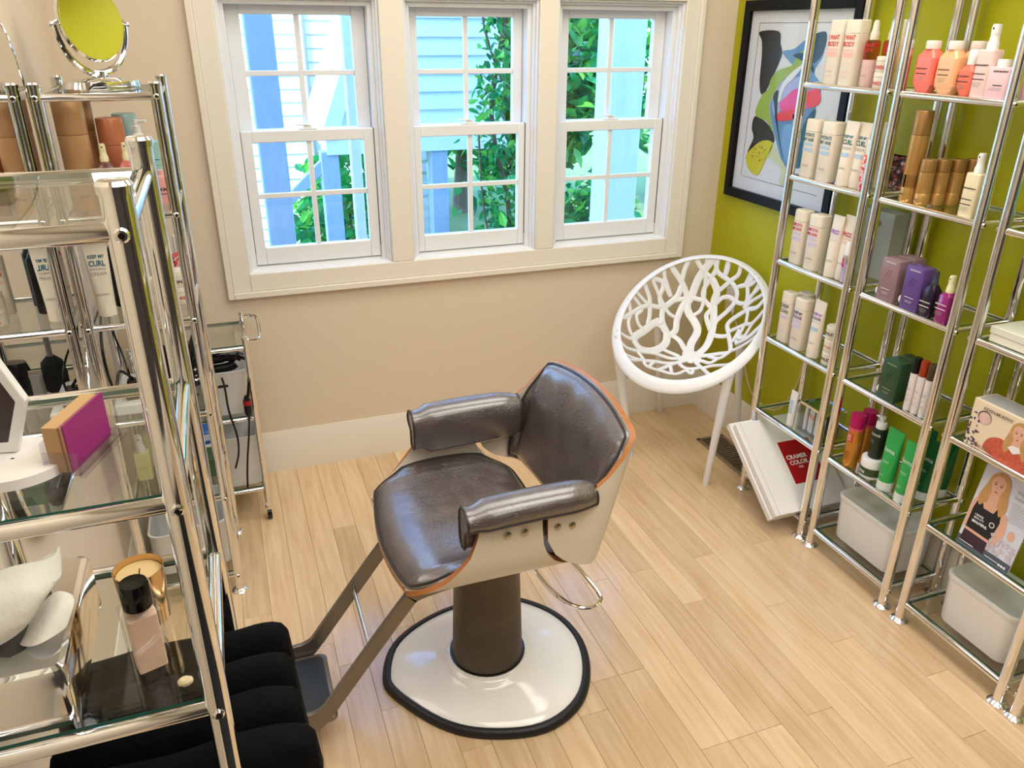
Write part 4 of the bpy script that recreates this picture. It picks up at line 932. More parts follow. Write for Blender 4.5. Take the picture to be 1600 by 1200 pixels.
M().bx(-bw/2, bw/2, 0, bd, 0, bh).build('body', mat('cream_print_card', (236, 218, 190), .4), t, bevel=.0015); M().bx(-bw/2+.006, bw/2-.006, .006, bd-.006, bh, bh+.0008).build('top_panel', mat('silver_card', (200, 202, 206), .35, .4), t)
ink(t, 'printed_jacket', mat('printed_red_floral', (198, 92, 66), .5, vary=(90, .5)), lambda m: blob(m, [(-.038, .022), (-.024, .048), (.008, .060), (.035, .048), (.08, .052), (.093, .03), (.093, .002), (.0, .002), (-.03, .008)], -.0006))
portrait(t, -.0008, .052, .048, .092)
ink(t, 'printed_collar', ink_white, lambda m: m.poly([(.030, -.0026, .048), (.048, -.0026, .036), (.068, -.0026, .048), (.060, -.0026, .060), (.040, -.0026, .058)]))
def flowers(m):
    q = random.Random(9)
    for k in range(26): ell(m, -.080+q.uniform(-.012, .030), .045+q.uniform(-.04, .052), q.uniform(.002, .006), q.uniform(.002, .005), -.0006-.00002*k, 7)
ink(t, 'printed_flowers', mat('printed_flower_ink', (74, 66, 96), .5, vary=(200, .6)), flowers); ink(t, 'printed_rose', mat('printed_rose', (224, 190, 180), .5, vary=(60, .2)), lambda m: ell(m, -.052, .092, .018, .017, -.0014)); ink(t, 'printed_rose_edge', eye, lambda m: ell(m, -.053, .0935, .020, .0185, -.0012))
lettering(t, [('KEVIN.MURPHY', .0125, -.018, .114, mat('ink_taupe', (120, 100, 90), .5), 'CENTER', .02), ('desire', .022, -.035, .006, mat('ink_rosewood', (150, 90, 70), .5), 'CENTER', 0)], lambda x, z: -.0022)
t = thing('advertising_card', 'leaning advertising card with a woman in a black tank top', 'card', (-.232, -1.767, TOP(1)), RZ); t.rotation_euler = (radians(-9), 0, RZ)
cw, chh = .165, .262
M().bx(-cw/2, cw/2, 0, .004, 0, chh).build('board', mat('pale_lilac_card', (214, 218, 234), .3), t)
ink(t, 'printed_band', mat('printed_slate', (84, 92, 106), .45), lambda m: m.poly([(-cw/2, -.0005, .001), (cw/2, -.0005, .001), (cw/2, -.0005, .026), (-cw/2, -.0005, .026)]))
ink(t, 'printed_arms', skin, lambda m: (blob(m, [(-.080, .125), (-.068, .150), (-.030, .150), (.016, .145), (.030, .120), (.034, .085), (.022, .050), (.006, .052), (.008, .090), (-.06, .09), (-.072, .06), (-.080, .06)], -.0008), ell(m, .052, .098, .011, .014, -.0008)))
ink(t, 'printed_trousers', mat('printed_plum', (60, 40, 54), .5), lambda m: m.poly([(-.074, -.0009, .010), (.002, -.0009, .010), (.004, -.0009, .056), (-.072, -.0009, .056)]))
ink(t, 'printed_top', mat('printed_black_top', (34, 33, 40), .5), lambda m: m.poly([(-.072, -.0012, .050), (.004, -.0012, .050), (.012, -.0012, .112), (.004, -.0012, .150), (-.006, -.0012, .150), (-.014, -.0012, .128), (-.044, -.0012, .128), (-.056, -.0012, .152), (-.066, -.0012, .150), (-.072, -.0012, .115)]))
ink(t, 'printed_belt', skin, lambda m: m.poly([(-.073, -.0013, .048), (.004, -.0013, .046), (.004, -.0013, .054), (-.073, -.0013, .056)]))
portrait(t, -.0015, .062, -.030, .205)
lettering(t, [('I MAKE', .0085, -.058, .100, ink_white, 'LEFT', .02), ('BEAUTY', .0085, -.058, .091, ink_white, 'LEFT', .02), ('BEAUTIFUL', .0095, -.060, .079, ink_white, 'LEFT', .05), ('We are a', .013, .024, .214, mat('ink_slate', (90, 104, 112), .5), 'LEFT', 0), ('Sustainable', .011, .022, .199, mat('ink_slate', (90, 104, 112), .5), 'LEFT', 0)]+[('#.05,.0011', 0, .050, .185-.007*k, ink_grey) for k in range(8)]+[('#.045,.002', 0, -.05, .012, ink_white), ('#.040,.002', 0, .03, .012, ink_white)]+[('o', .012, .055+.008*k, .009, ink_white, 'CENTER', .08) for k in range(3)], lambda x, z: -.0032)
ink(t, 'printed_ring_mark', ink_white, lambda m: m.loft([[V((-.004+.008*cos(a*pi/10), -.0034, .098+.008*sin(a*pi/10))) for a in range(20)], [V((-.004+.0055*cos(a*pi/10), -.0034, .098+.0055*sin(a*pi/10))) for a in range(20)]], False, False))
def pebbles(m):
    q = random.Random(4)
    for k in range(70): ell(m, .036+q.uniform(-.032, .042)*(1 if True else 0), .052+q.uniform(-.022, .026), q.uniform(.002, .006), q.uniform(.0015, .004), -.001-.00001*k, 7, q.uniform(0, 3))
ink(t, 'printed_crystals', mat('printed_crystal', (200, 190, 200), .5, vary=(300, .4)), pebbles)
# ================================================================== PICTURE AND CABLE ON THE GREEN WALL
pic = thing('framed_print', 'black framed abstract print of poured black, lime and pink paint on the green wall', 'picture', (-.001, -.408, 1.415))
def wp(y, z, k=0): return V((-.012-.0003*k, y+.408, z-1.415))
blk = mat('black_frame_wood', (9, 12, 18), .4, spec=.2)
fm = M()
for a in ((-.73, -.694, 1.04, 1.79), (-.122, -.086, 1.04, 1.79), (-.694, -.122, 1.04, 1.078), (-.694, -.122, 1.752, 1.79)): fm.bx(-.028, 0, a[0]+.408, a[1]+.408, a[2]-1.415, a[3]-1.415)
fm.build('frame', blk, pic, bevel=.002)
M().bx(-.0115, -.002, -.29, .29, -.34, .34).build('mat_board', mat('white_mat_board', (222, 226, 232), .6), pic)
def art(name, col, pts, k, rough=.35): 
    M().poly([wp(p.x, p.y, k) for p in smooth_path([(a, b, 0) for a, b in pts], 4, closed=True)]).build(name, mat(name, col, rough), pic, smooth=0)
ln_ = M()
for a in ((-.645, -.173, 1.709, 1.7105), (-.645, -.179, 1.131, 1.1325), (-.1755, -.174, 1.131, 1.7105)): ln_.bx(-.0124, -.012, a[0]+.408, a[1]+.408, a[2]-1.415, a[3]-1.415)
ln_.build('thin_border_line', ink_black, pic)
art('paint_blue', (96, 140, 190), [(-.335, 1.608), (-.399, 1.623), (-.461, 1.656), (-.547, 1.675), (-.56, 1.608), (-.527, 1.548), (-.577, 1.502), (-.56, 1.415), (-.542, 1.325), (-.531, 1.246), (-.445, 1.207), (-.362, 1.304), (-.305, 1.406), (-.32, 1.46), (-.371, 1.521), (-.427, 1.549)], 1)
art('paint_lavender', (170, 180, 226), [(-.328, 1.5), (-.404, 1.517), (-.477, 1.533), (-.447, 1.469), (-.375, 1.412), (-.344, 1.383), (-.318, 1.42)], 2)
art('paint_navy', (16, 48, 74), [(-.461, 1.656), (-.496, 1.672), (-.558, 1.679), (-.561, 1.62), (-.52, 1.577), (-.479, 1.606)], 2)
art('paint_teal', (20, 84, 108), [(-.5, 1.333), (-.526, 1.393), (-.566, 1.428), (-.562, 1.365), (-.547, 1.306), (-.544, 1.235), (-.509, 1.21), (-.478, 1.252)], 2)
art('paint_sky', (120, 166, 214), [(-.401, 1.349), (-.472, 1.362), (-.503, 1.321), (-.463, 1.223), (-.409, 1.269)], 2)
art('paint_black', (10, 12, 16), [(-.18, 1.679), (-.296, 1.681), (-.317, 1.639), (-.335, 1.608), (-.326, 1.577), (-.311, 1.547), (-.288, 1.504), (-.263, 1.463), (-.235, 1.458), (-.218, 1.507), (-.214, 1.579), (-.202, 1.644)], 3)
art('paint_black', (10, 12, 16), [(-.219, 1.371), (-.287, 1.357), (-.342, 1.326), (-.36, 1.287), (-.314, 1.29), (-.259, 1.273), (-.199, 1.227), (-.226, 1.288), (-.207, 1.325)], 3)
art('paint_lime', (150, 180, 60), [(-.46, 1.62), (-.416, 1.598), (-.402, 1.567), (-.323, 1.545), (-.286, 1.51), (-.283, 1.478), (-.243, 1.448), (-.218, 1.378), (-.298, 1.358), (-.342, 1.326), (-.301, 1.406), (-.311, 1.453), (-.371, 1.521), (-.427, 1.549), (-.468, 1.588)], 4)
art('paint_yellow', (206, 200, 30), [(-.199, 1.225), (-.27, 1.276), (-.328, 1.29), (-.354, 1.273), (-.324, 1.22), (-.286, 1.151), (-.229, 1.16), (-.199, 1.192)], 5)
art('paint_pale_streak', (206, 214, 170), [(-.356, 1.283), (-.392, 1.247), (-.452, 1.201), (-.446, 1.135), (-.421, 1.148), (-.427, 1.19), (-.364, 1.222), (-.334, 1.225)], 5)
art('paint_pink', (232, 70, 150), [(-.362, 1.431), (-.388, 1.452), (-.442, 1.488), (-.503, 1.485), (-.559, 1.496), (-.582, 1.472), (-.577, 1.444), (-.518, 1.424), (-.461, 1.41), (-.383, 1.403)], 6)
art('paint_red', (232, 50, 56), [(-.51, 1.47), (-.555, 1.492), (-.582, 1.472), (-.577, 1.444), (-.53, 1.43)], 7)
art('paint_red', (232, 50, 56), [(-.36, 1.396), (-.459, 1.416), (-.478, 1.389), (-.37, 1.367)], 7)
art('paint_white_streak', (226, 232, 238), [(-.345, 1.44), (-.36, 1.50), (-.41, 1.545), (-.47, 1.575), (-.43, 1.53), (-.38, 1.49), (-.362, 1.44)], 7)
art('paint_black', (10, 12, 16), [(-.318, 1.455), (-.345, 1.475), (-.352, 1.40), (-.385, 1.31), (-.43, 1.235), (-.395, 1.285), (-.355, 1.36), (-.335, 1.41)], 7)
art('paint_lavender', (170, 180, 226), [(-.45, 1.40), (-.50, 1.36), (-.51, 1.30), (-.47, 1.26), (-.48, 1.31), (-.455, 1.36)], 7)
art('paint_navy', (16, 48, 74), [(-.40, 1.60), (-.45, 1.61), (-.50, 1.585), (-.53, 1.545), (-.50, 1.56), (-.45, 1.585)], 7)
sp = M(); q = random.Random(2)
for k in range(60):
    y_, z_ = q.uniform(-.32, -.23), q.uniform(1.205, 1.262); s_ = q.uniform(.001, .0026)
    sp.poly([wp(y_+s_*cos(j*pi/3), z_+s_*sin(j*pi/3), 6) for j in range(6)])
sp.build('paint_speckle', mat('paint_black', (10, 12, 16)), pic, smooth=0)['kind'] = 'stuff'
M().bx(-.0165, -.0155, -.287, .287, -.338, .338).build('glazing', glass('picture_glass', (.97, .97, .97), ior=1.18), pic, smooth=0)
M().tube(smooth_path([(-.006, -.12, .62), (-.008, -.20, .56), (-.010, -.30, .47), (-.012, -.36, .36), (-.022, -.46, .25), (-.024, -.62, .24), (-.024, -.80, .33), (-.012, -.90, .45), (-.008, -.96, .62), (-.008, -.98, .80)], 8), .0035, 8)
cb_ = M().tube(smooth_path([(-.006, -.20, .56), (-.006, -.30, .47), (-.010, -.36, .36), (-.022, -.46, .25), (-.024, -.62, .245), (-.008, -.70, .38), (-.006, -.72, .56), (-.006, -.74, .70)], 8), .0035, 8).build('power_cable', mat('cream_cable', (214, 200, 160), .45))
tag(cb_, 'cream power cable looping along the green wall behind the shell chair', 'cable')
M().bx(-.006, 0, -.235, -.165, .54, .65).build('outlet_plate', white_pl, cb_, bevel=.002); M().bx(-.02, -.006, -.215, -.185, .55, .59).build('plug', mat('cream_cable', (214, 200, 160)), cb_, bevel=.003)

# ================================================================== LEFT SIDE
# wall mirror: superellipse, frameless with a chrome bezel
wm = thing('wall_mirror', 'large rounded frameless mirror on the left wall between the shelving towers', 'mirror', (XL, -1.15, 1.235))
def sup(x, s=1., n=128): 
    out = []
    for k in range(n):
        a = 2*pi*k/n; c, si = cos(a), sin(a); e = 2/4.
        out.append(V((x, .45*s*abs(c)**e*(1 if c > 0 else -1), .49*s*abs(si)**e*(1 if si > 0 else -1))))
    return out
flipfix(M().loft([sup(.002, .985), sup(.020, .985)]).build('backing', mat('mirror_backing', (60, 60, 62), .6), wm, smooth=20))
flipfix(M().loft([sup(.0205, .992), sup(.0235, .992)]).build('glass', mirror_m, wm, smooth=20))
M().tube(sup(.0225, .997), .0035, 8, closed=True).build('bezel', chrome, wm)
# round make-up mirror on the far tower
ZB = 1.523+.0072
mm = thing('makeup_mirror', 'small round chrome pivot mirror standing on top of the far left tower', 'mirror', (-2.315, -.575, ZB), radians(38)); mm.scale = (1.3, 1.3, 1.3)
flipfix(M().loft([[V((.078*s*cos(2*pi*k/40), .052*s*sin(2*pi*k/40), z)) for k in range(40)] for s, z in ((.97, 0), (1, .004), (.96, .016), (.70, .022), (.3, .024))]).build('base', chrome, mm))
M().tube([(.072*cos(a), 0, .118+.088*sin(a)) for a in [pi+pi*k/24 for k in range(25)]], [.0045+.003*sin(pi*k/24) for k in range(25)], 10).cyl((0, 0, .02), (0, 0, .034), .010).build('yoke', chrome, mm)
TL = Matrix.Translation((0, 0, .125)) @ Matrix.Rotation(radians(-9), 4, 'X')
def disc(r, y): return [V((r*cos(2*pi*k/48), y, r*1.12*sin(2*pi*k/48))) for k in range(48)]
pv = flipfix(M().loft([disc(.060, .006), disc(.066, .004), disc(.067, 0), disc(.064, -.006), disc(.061, -.006)]).xf(TL).build('mirror_rim', chrome, mm))
flipfix(M().loft([disc(.061, -.0045), disc(.0605, -.0062)]).xf(TL).build('mirror_glass', mirror_m, mm, smooth=20))
for s in (-1, 1): M().cyl((s*.066, 0, .125), (s*.078, 0, .118), .004).sphere((s*.078, 0, .118), .006, 10).build('pivot_knob', chrome, mm)
# products on the far tower, facing the room (+x, front -Y turned +90) or the camera (rz 0)
TZ = lambda i: SZ[i]+.0072
RZ = 0.
tan = mat('tan_can', (196, 152, 108), .35, .25); tan2 = mat('tan_can_cap', (178, 134, 92), .35, .25); cop = mat('copper_can', (206, 128, 92), .35, .3); sil = mat('silver_blue_can', (140, 164, 170), .3, .5)
def at(i, x, y): return (x, y, TZ(i))
can('large tan aerosol can, front one of the pair on the far left tower', at(4, -2.398, -.645), .036, .272, tan, tan2, .30, lines=[('KEVIN', .008, .004, .035, ink_black)], group='tan and copper cans')
can('large tan aerosol can, behind its twin on the far left tower', at(4, -2.392, -.545), .036, .272, tan, tan2, .30, group='tan and copper cans')
can('copper aerosol can beside the tan cans', at(4, -2.316, -.580), .033, .222, cop, cop, .30, group='tan and copper cans')
can('silver blue aerosol can behind the copper can', at(4, -2.286, -.50), .031, .225, sil, mat('pale_blue_cap', (170, 200, 206), .35, .2), .30)
amb = glass('brown_liquid', (.42, .22, .18), ior=1.4); pnk = glass('rose_liquid', (.85, .45, .42), ior=1.4); ivo = mat('ivory_plastic', (238, 226, 184), .35)
def mini(label, loc, body):
    t = thing('mini_spray', label, 'bottle', loc, 0, 'mini sprays with ivory nozzles')
    M().loft([rr(.05, .036, .008, 0), rr(.052, .038, .008, .004), rr(.052, .038, .008, .100), rr(.030, .028, .010, .118), rr(.022, .022, .010, .122)]).build('body', body, t); nozzle(t, .122, ivo, .85); return t
mini('small brown spray bottle with ivory nozzle in front of the tan cans', at(4, -2.335, -.665), mat('cocoa_liquid', (110, 62, 52), .15, coat=.4)); mini('small rose spray bottle with ivory nozzle in front of the white pump', at(4, -2.283, -.655), mat('rose_liquid_solid', (206, 112, 104), .15, coat=.4))
t = thing('pump_bottle', 'white pump bottle behind the rose mini spray on the far left tower', 'bottle', at(4, -2.253, -.575), 0)
M().lathe([(.024, 0), (.026, .003), (.026, .148), (.016, .158)], 22).build('body', mat('misty_white', (226, 232, 230), .3), t); M().lathe([(.014, .158), (.014, .178), (.010, .18), (.010, .198), (.007, .2), (.007, .214), (.003, .215)], 18).build('pump', white_pl, t); M().cyl((0, 0, .209), (.026, -.008, .211), .0042).build('spout', white_pl, t)
t = thing('carton_box', 'pale aqua carton standing behind the right posts of the far left tower', 'box', at(4, -2.222, -.50), 0)
M().bx(-.022, .022, -.022, .022, 0, .150).build('body', mat('aqua_card', (168, 216, 210), .5), t, bevel=.0015); lettering(t, [('#.018,.002', 0, 0, .10, ink_teal), ('#.022,.0015', 0, 0, .085, ink_grey)], flat(.044))
t = thing('product_bottle', 'small pink bottle with white cap at the right end of the far left tower', 'bottle', at(4, -2.208, -.625), 0)
box_body(M(), .044, .032, .075, .008, .006).build('body', mat('rose_plastic', (240, 176, 172), .3), t); M().lathe([(.011, .075), (.011, .088), (.003, .089)], 16).build('cap', mat('rose_cap', (236, 190, 186), .3), t); lettering(t, [('KM', .012, 0, .035, ink_black), ('#.024,.002', 0, 0, .026, ink_black)], flat(.032))
# shelf 3
CR = lambda c: [('KEEP MY', .0125, 0, .162, c, 'CENTER', .03), ('CURL', .021, 0, .141, c, 'CENTER', .03), ('DEFINING', .009, 0, .130, ink_grey, 'CENTER', 0), ('CREAM', .0125, 0, .116, ink_grey, 'CENTER', 0), ('ELEVEN', .0095, 0, .060, ink_grey, 'CENTER', 0)]
tube_prod('cream tube lettered KEEP MY CURL on the far left tower', at(3, -2.405, -.655), .062, .205, cream_pl, CR(ink_teal), r=.024)
FR = [('FRIZZ', .0175, 0, .150, ink_red, 'CENTER', .03), ('CONTROL', .0105, 0, .138, ink_red, 'CENTER', 0), ('CREAM', .010, 0, .126, ink_pink, 'CENTER', 0), ('ELEVEN', .0095, 0, .060, ink_grey, 'CENTER', 0)]
t = tube_prod('cream tube lettered FRIZZ facing the wall mirror on the far left tower', at(3, -2.408, -.560), .058, .20, cream_pl, FR, r=.024); t.rotation_euler.z = radians(-55)
for k, (xx, yy, lab) in enumerate(((-2.368, -.575, 'black spray bottle directly behind the curl cream tube'), (-2.345, -.50, 'black spray bottle at the back of the far left tower'))):
    t = thing('spray_bottle', lab, 'bottle', at(3, xx, yy), 0, 'black spray bottles on the far left tower'); M().lathe([(.024, 0), (.025, .003), (.025, .150), (.014, .172), (.012, .176)], 22).build('body', black_pl, t); nozzle(t, .176, black_pl, .95)
carton('cream bottle lettered in red, seen between the posts of the near tower', at(3, -2.262, -.56), .050, .040, .165, cream_pl, [('I WANT', .012, 0, .128, ink_red, 'CENTER', .03), ('BODY', .014, 0, .112, ink_red, 'CENTER', .03), ('#.03,.01', 0, 0, .09, ink_pink)])
for k, (z_, lab) in enumerate(((0, 'lower white jar with coloured dots'), (.0462, 'upper white jar with coloured dots'))):
    t = jar(lab+' on the far left tower', (-2.258, -.650, TZ(3)+z_), .029, .046, cream_pl, [('o', .014, -.010, .008, ink_orange, 'CENTER', .1), ('o', .012, .006, .016, ink_navy, 'CENTER', .1)], group='stacked dotted jars')
for k, (z_, lab, tx, c) in enumerate(((0, 'lower white jar with red lettering', 'MASK', ink_red), (.0482, 'upper white jar with black lettering', 'ONE', ink_black))):
    jar(lab+' by the right posts of the far left tower', (-2.212, -.600, TZ(3)+z_), .027, .048, cream_pl, [(tx, .013, .002, .014, c, 'CENTER', .03)], group='stacked lettered jars')
t = thing('mist_bottle', 'white mist bottle with floral print behind the lettered jars', 'bottle', at(3, -2.206, -.515), 0)
M().lathe([(.021, 0), (.022, .003), (.022, .118), (.012, .128)], 20).build('body', flor, t); M().lathe([(.0125, .128), (.0125, .172), (.010, .176), (.003, .177)], 18).build('cap', white_pl, t)
# shelf 2: power strip, dryer, brush
t = thing('power_strip', 'white power strip with black plugs on the far left tower', 'power strip', at(2, -2.385, -.58), 0)
M().bx(-.05, .05, -.13, .11, 0, .035).build('body', white_pl, t, bevel=.006)
for yy in (-.09, -.02): M().bx(-.018, .018, yy-.016, yy+.016, .035, .068).build('plug', black_pl, t, bevel=.005); M().bx(-.03, .03, yy-.024, yy+.024, .0345, .0365).build('socket', mat('socket_white', (222, 222, 220), .4), t)
M().tube(smooth_path([(0, -.09, .068), (.002, -.095, .12), (-.01, -.06, .17), (-.035, .02, .22), (-.04, .06, .25)], 6), .0032, 8).build('cord', black_pl, t)
M().tube(smooth_path([(0, -.02, .068), (-.03, -.03, .10), (-.045, -.06, .06), (-.05, -.10, .11), (-.052, -.09, .20), (-.05, -.02, .27)], 6), .0042, 8).build('cord', black_pl, t)
t = thing('hair_dryer', 'black hair dryer standing on the right part of the far left tower', 'hair dryer', at(2, -2.232, -.52), radians(25))
M().tube([(0, 0, 0), (0, 0, .012), (0, .002, .10), (0, .006, .13)], [.040, .042, .040, .030], 24).build('barrel', black_pl, t); M().loft([rr(.034, .026, .012, 0), rr(.036, .03, .013, .10), rr(.03, .024, .011, .14)]).xf(Matrix.Translation((.006, -.02, .085)) @ Matrix.Rotation(radians(35), 4, 'X')).build('handle', black_pl, t)
M().lathe([(.0425, .020), (.0425, .026)], 24).build('ring', chrome, t); lettering(t, [('+', .020, 0, .05, ink_white), ('-', .020, 0, .032, ink_white)], lambda x, z: -.0425)
t = thing('hair_clipper', 'grey hair clipper standing beside the power strip, seen in the wall mirror', 'clipper', at(2, -2.312, -.645), 0)
M().loft([rr(.03, .026, .01, 0), rr(.036, .03, .012, .02), rr(.030, .026, .011, .12), rr(.034, .02, .006, .135)]).build('body', mat('clipper_grey', (130, 128, 124), .35), t); M().bx(-.016, .016, -.004, .004, .135, .146).build('blade', steel, t)
t = thing('round_brush', 'black round hairbrush lying behind the clipper, seen in the wall mirror', 'brush', at(2, -2.318, -.46), 0)
bm = M().lathe([(.018, 0), (.034, .012), (.036, .06), (.030, .10), (.012, .118)], 22); bm.build('bristle_barrel', mat('bristle_black', (18, 17, 17), .8, bump=(300, .8)), t); M().cyl((0, 0, .118), (0, 0, .19), .008).build('handle', mat('clipper_grey', (130, 128, 124)), t)
# shelf 1: pale yellow sprays, rolls
py = mat('pale_yellow_plastic', (226, 220, 158), .35)
for xx, yy, h, lab in ((-2.412, -.560, .095, 'pale yellow spray bottle, front left of the three'), (-2.388, -.470, .115, 'pale yellow spray bottle, at the back of the three'), (-2.345, -.555, .060, 'pale yellow spray bottle, shortest of the three')):
    t = thing('spray_bottle', lab, 'bottle', at(1, xx, yy), 0, 'pale yellow sprays'); box_body(M(), .046, .036, h, .006, .004).build('body', py, t); nozzle(t, h, white_pl, 1.1); lettering(t, [('#.026,.002', 0, 0, h*.45, ink_grey), ('#.022,.001', 0, 0, h*.36, ink_grey)], flat(.036))
t = thing('wipe_tub', 'blue and white tub beside the right post of the far left tower', 'tub', at(1, -2.222, -.485), 0)
M().lathe([(.032, 0), (.034, .004), (.034, .05)], 24).build('body', mat('tub_blue', (40, 92, 170), .35), t); M().lathe([(.0342, .05), (.0342, .064)], 24).build('white_band', white_pl, t); M().lathe([(.034, .0642), (.034, .105), (.03, .11), (.004, .11)], 24).build('upper', mat('tub_blue', (40, 92, 170)), t); M().bx(-.008, .018, -.0352, -.02, .078, .1).build('label', mat('tub_label', (190, 200, 226), .4), t)
t = thing('carton_box', 'dark green carton in front of the blue tub', 'box', at(1, -2.222, -.58), 0); M().bx(-.03, .03, -.045, .045, 0, .055).build('body', mat('moss_card', (60, 92, 56), .5), t, bevel=.002); M().bx(-.031, .031, -.046, .046, .0555, .062).build('lid', mat('moss_card_lid', (52, 82, 50), .5), t, bevel=.002)
t = thing('pouch', 'black pouch beside the dark green carton', 'pouch', at(1, -2.29, -.60), 0); M().loft([rr(.06, .1, .02, 0), rr(.075, .12, .025, .02), rr(.066, .11, .025, .045), rr(.03, .08, .01, .056)]).build('body', mat('black_cloth', (16, 16, 18), .85, bump=(90, .25)), t, smooth=60); M().bx(-.002, .002, -.04, .04, .055, .060).build('zip', steel, t)
bin_('tall white open box on the bottom shelf of the far left tower', (-2.368, -.58, TZ(0)), .115, .24, .15, 0, False, group='white open boxes on the far left tower')
bin_('narrow white open box by the right posts of the far left tower', (-2.243, -.58, TZ(0)), .105, .24, .165, 0, False, group='white open boxes on the far left tower')

# ---- near tower
TA = lambda i: SZ[i]-.015+.0072
HP, HR = (-2.252, -2.062, TA(4)), radians(70)
t = thing('card_holder', 'clear plastic holder with magenta-fronted tan cards on the near glass shelf', 'card holder', HP, HR)
h = M(); h.bx(-.048, .048, -.024, -.0215, 0, .016).bx(-.048, .048, .012, .0145, 0, .040).bx(-.048, -.0455, -.024, .0145, 0, .028).bx(.0455, .048, -.024, .0145, 0, .028).bx(-.048, .048, -.024, .0145, 0, .002).bx(-.052, .052, -.030, -.024, 0, .004)
h.build('holder', glass('holder_plastic', (.93, .92, .95), ior=1.6), t, smooth=0)
cards = thing('card_stack', 'stack of tan cards with magenta front standing in the clear holder', 'cards', HP, HR); cards.location.z += .0025
M().bx(-.044, .044, -.0070, .010, 0, .055).build('tan_cards', mat('tan_card', (196, 158, 112), .6), cards); M().bx(-.044, .044, -.0095, -.0072, 0, .0552).build('brown_card', mat('brown_card', (150, 104, 84), .6), cards); M().bx(-.044, .044, -.0122, -.0097, 0, .0550).build('tan_cards', mat('tan_card', (196, 158, 112), .6), cards)
M().bx(-.0444, .0444, -.0145, -.0125, 0, .0575).build('magenta_card', mat('magenta_card', (150, 26, 112), .45), cards)
t = thing('paper_disc', 'white oval paper pad lying on the near glass shelf', 'paper', (-2.318, -2.072, TA(4)), 0)
M().lathe([(.002, .0), (.060, 0), (.060, .012), (.058, .013), (.002, .013)], 48, cap0=False, cap1=False).xf(Matrix.Diagonal((1, .88, 1, 1))).build('pad', mat('white_paper', (240, 236, 232), .7), t)
t = thing('tablet_frame', 'white framed dark screen leaning at the left edge of the near glass shelf', 'tablet', (-2.336, -2.05, TA(4)+.014), radians(-8)); t.rotation_euler = (radians(0), 0, radians(-10))
fr2 = M(); oc = [(-.075, 0), (.022, 0), (.045, .062), (.022, .125), (-.075, .125)]; ic = [(-.066, .012), (.015, .012), (.034, .062), (.015, .113), (-.066, .113)]
fr2.loft([[V((a, -.006, b)) for a, b in oc], [V((a, .006, b)) for a, b in oc], [V((a, .006, b)) for a, b in ic], [V((a, -.006, b)) for a, b in ic]], False, False, loop=True)
flipfix(fr2.build('frame', white_pl, t, bevel=.0015)); M().prism([(a, -.003, b) for a, b in ic], (0, .006, 0)).build('screen', mat('dark_plum_screen', (70, 58, 62), .2), t, smooth=0)
# tissue box
t = thing('tissue_box', 'chrome tissue box cover on the near glass shelf', 'tissue box', (-2.360, -2.060, TA(3)), 0)
w, d, h = .125, .232, .083
M().loft([rr(w, d, .010, 0), rr(w, d, .010, h-.010), rr(w-.006, d-.006, .010, h-.003), rr(w-.018, d-.018, .008, h)], True, False).build('cover', chrome, t)
def ovl(z, a=.032, b=.075): return [V((a*p.x/.5, b*p.y/.5, z)) for p in rr(1, 1, .5, 0, 4)]
flipfix(M().loft([rr(w-.018, d-.018, .008, h), ovl(h)], False, False).build('top_plate', chrome, t)); flipfix(M().loft([ovl(h), ovl(h-.004), ovl(h-.005, .03, .07)], False, True).build('slot', mat('slot_shade', (90, 86, 80), .6), t))
def tissue(name, lab, loc, rows):
    m = M(); R = []
    for r in rows: R.append(smooth_path(r, 5))
    m.loft(R, False, False, closed=False); o = m.build(name, mat('tissue_paper', (244, 240, 232), .85, bump=(60, .3)), None, smooth=80, loc=loc); o.modifiers.new('thick', 'SOLIDIFY').thickness = .0008
    o.modifiers.new('sub', 'SUBSURF').levels = 1; tag(o, lab, 'tissue'); return o
tissue('tissue', 'white crumpled tissue pulled up out of the chrome tissue box', (-2.360, -2.06, TA(3)+.078), [
    [(-.030, -.060, 0), (-.016, -.02, .0), (-.014, .02, 0), (-.020, .060, 0)],
    [(-.028, -.085, .018), (-.004, -.075, .030), (.004, -.02, .030), (.000, .03, .03)],
    [(-.020, -.098, .040), (.020, -.085, .040), (.022, -.03, .048), (.012, .02, .052)],
    [(-.010, -.102, .066), (.042, -.090, .064), (.048, -.045, .072), (.028, .015, .074)],
    [(-.040, -.090, .080), (.040, -.070, .095), (.068, -.040, .070), (.058, .016, .078)],
    [(-.060, -.060, .090), (.006, -.040, .104), (.050, -.015, .092), (.052, .026, .080)]])
tissue('tissue', 'smaller loose tissue folding over the right side of the chrome tissue box', (-2.354, -2.06, TA(3)+.082), [
    [(.000, -.055, .0), (.004, -.03, .0), (.004, .0, .0)], [(.018, -.078, .010), (.026, -.04, .022), (.024, .0, .018)], [(.034, -.078, .014), (.046, -.035, .032), (.040, -.002, .032)], [(.052, -.052, .008), (.060, -.025, .022), (.054, -.004, .020)]])
# candle
t = thing('candle', 'cream candle in a copper gold glass on the near glass shelf', 'candle', (-2.232, -2.008, TA(3)), 0)
cg = mat('copper_glass', (208, 174, 132), .14, 1.)
M().lathe([(.024, 0), (.0285, .002), (.032, .085), (.0305, .085), (.0295, .074)], 32, cap1=False).build('cup', cg, t); M().lathe([(.0294, .0735), (.029, .076), (.002, .0745)], 32).build('wax', mat('candle_wax', (226, 196, 142), .5), t); M().cyl((0, 0, .0745), (.002, 0, .083), .0009, 6).build('wick', black_pl, t)
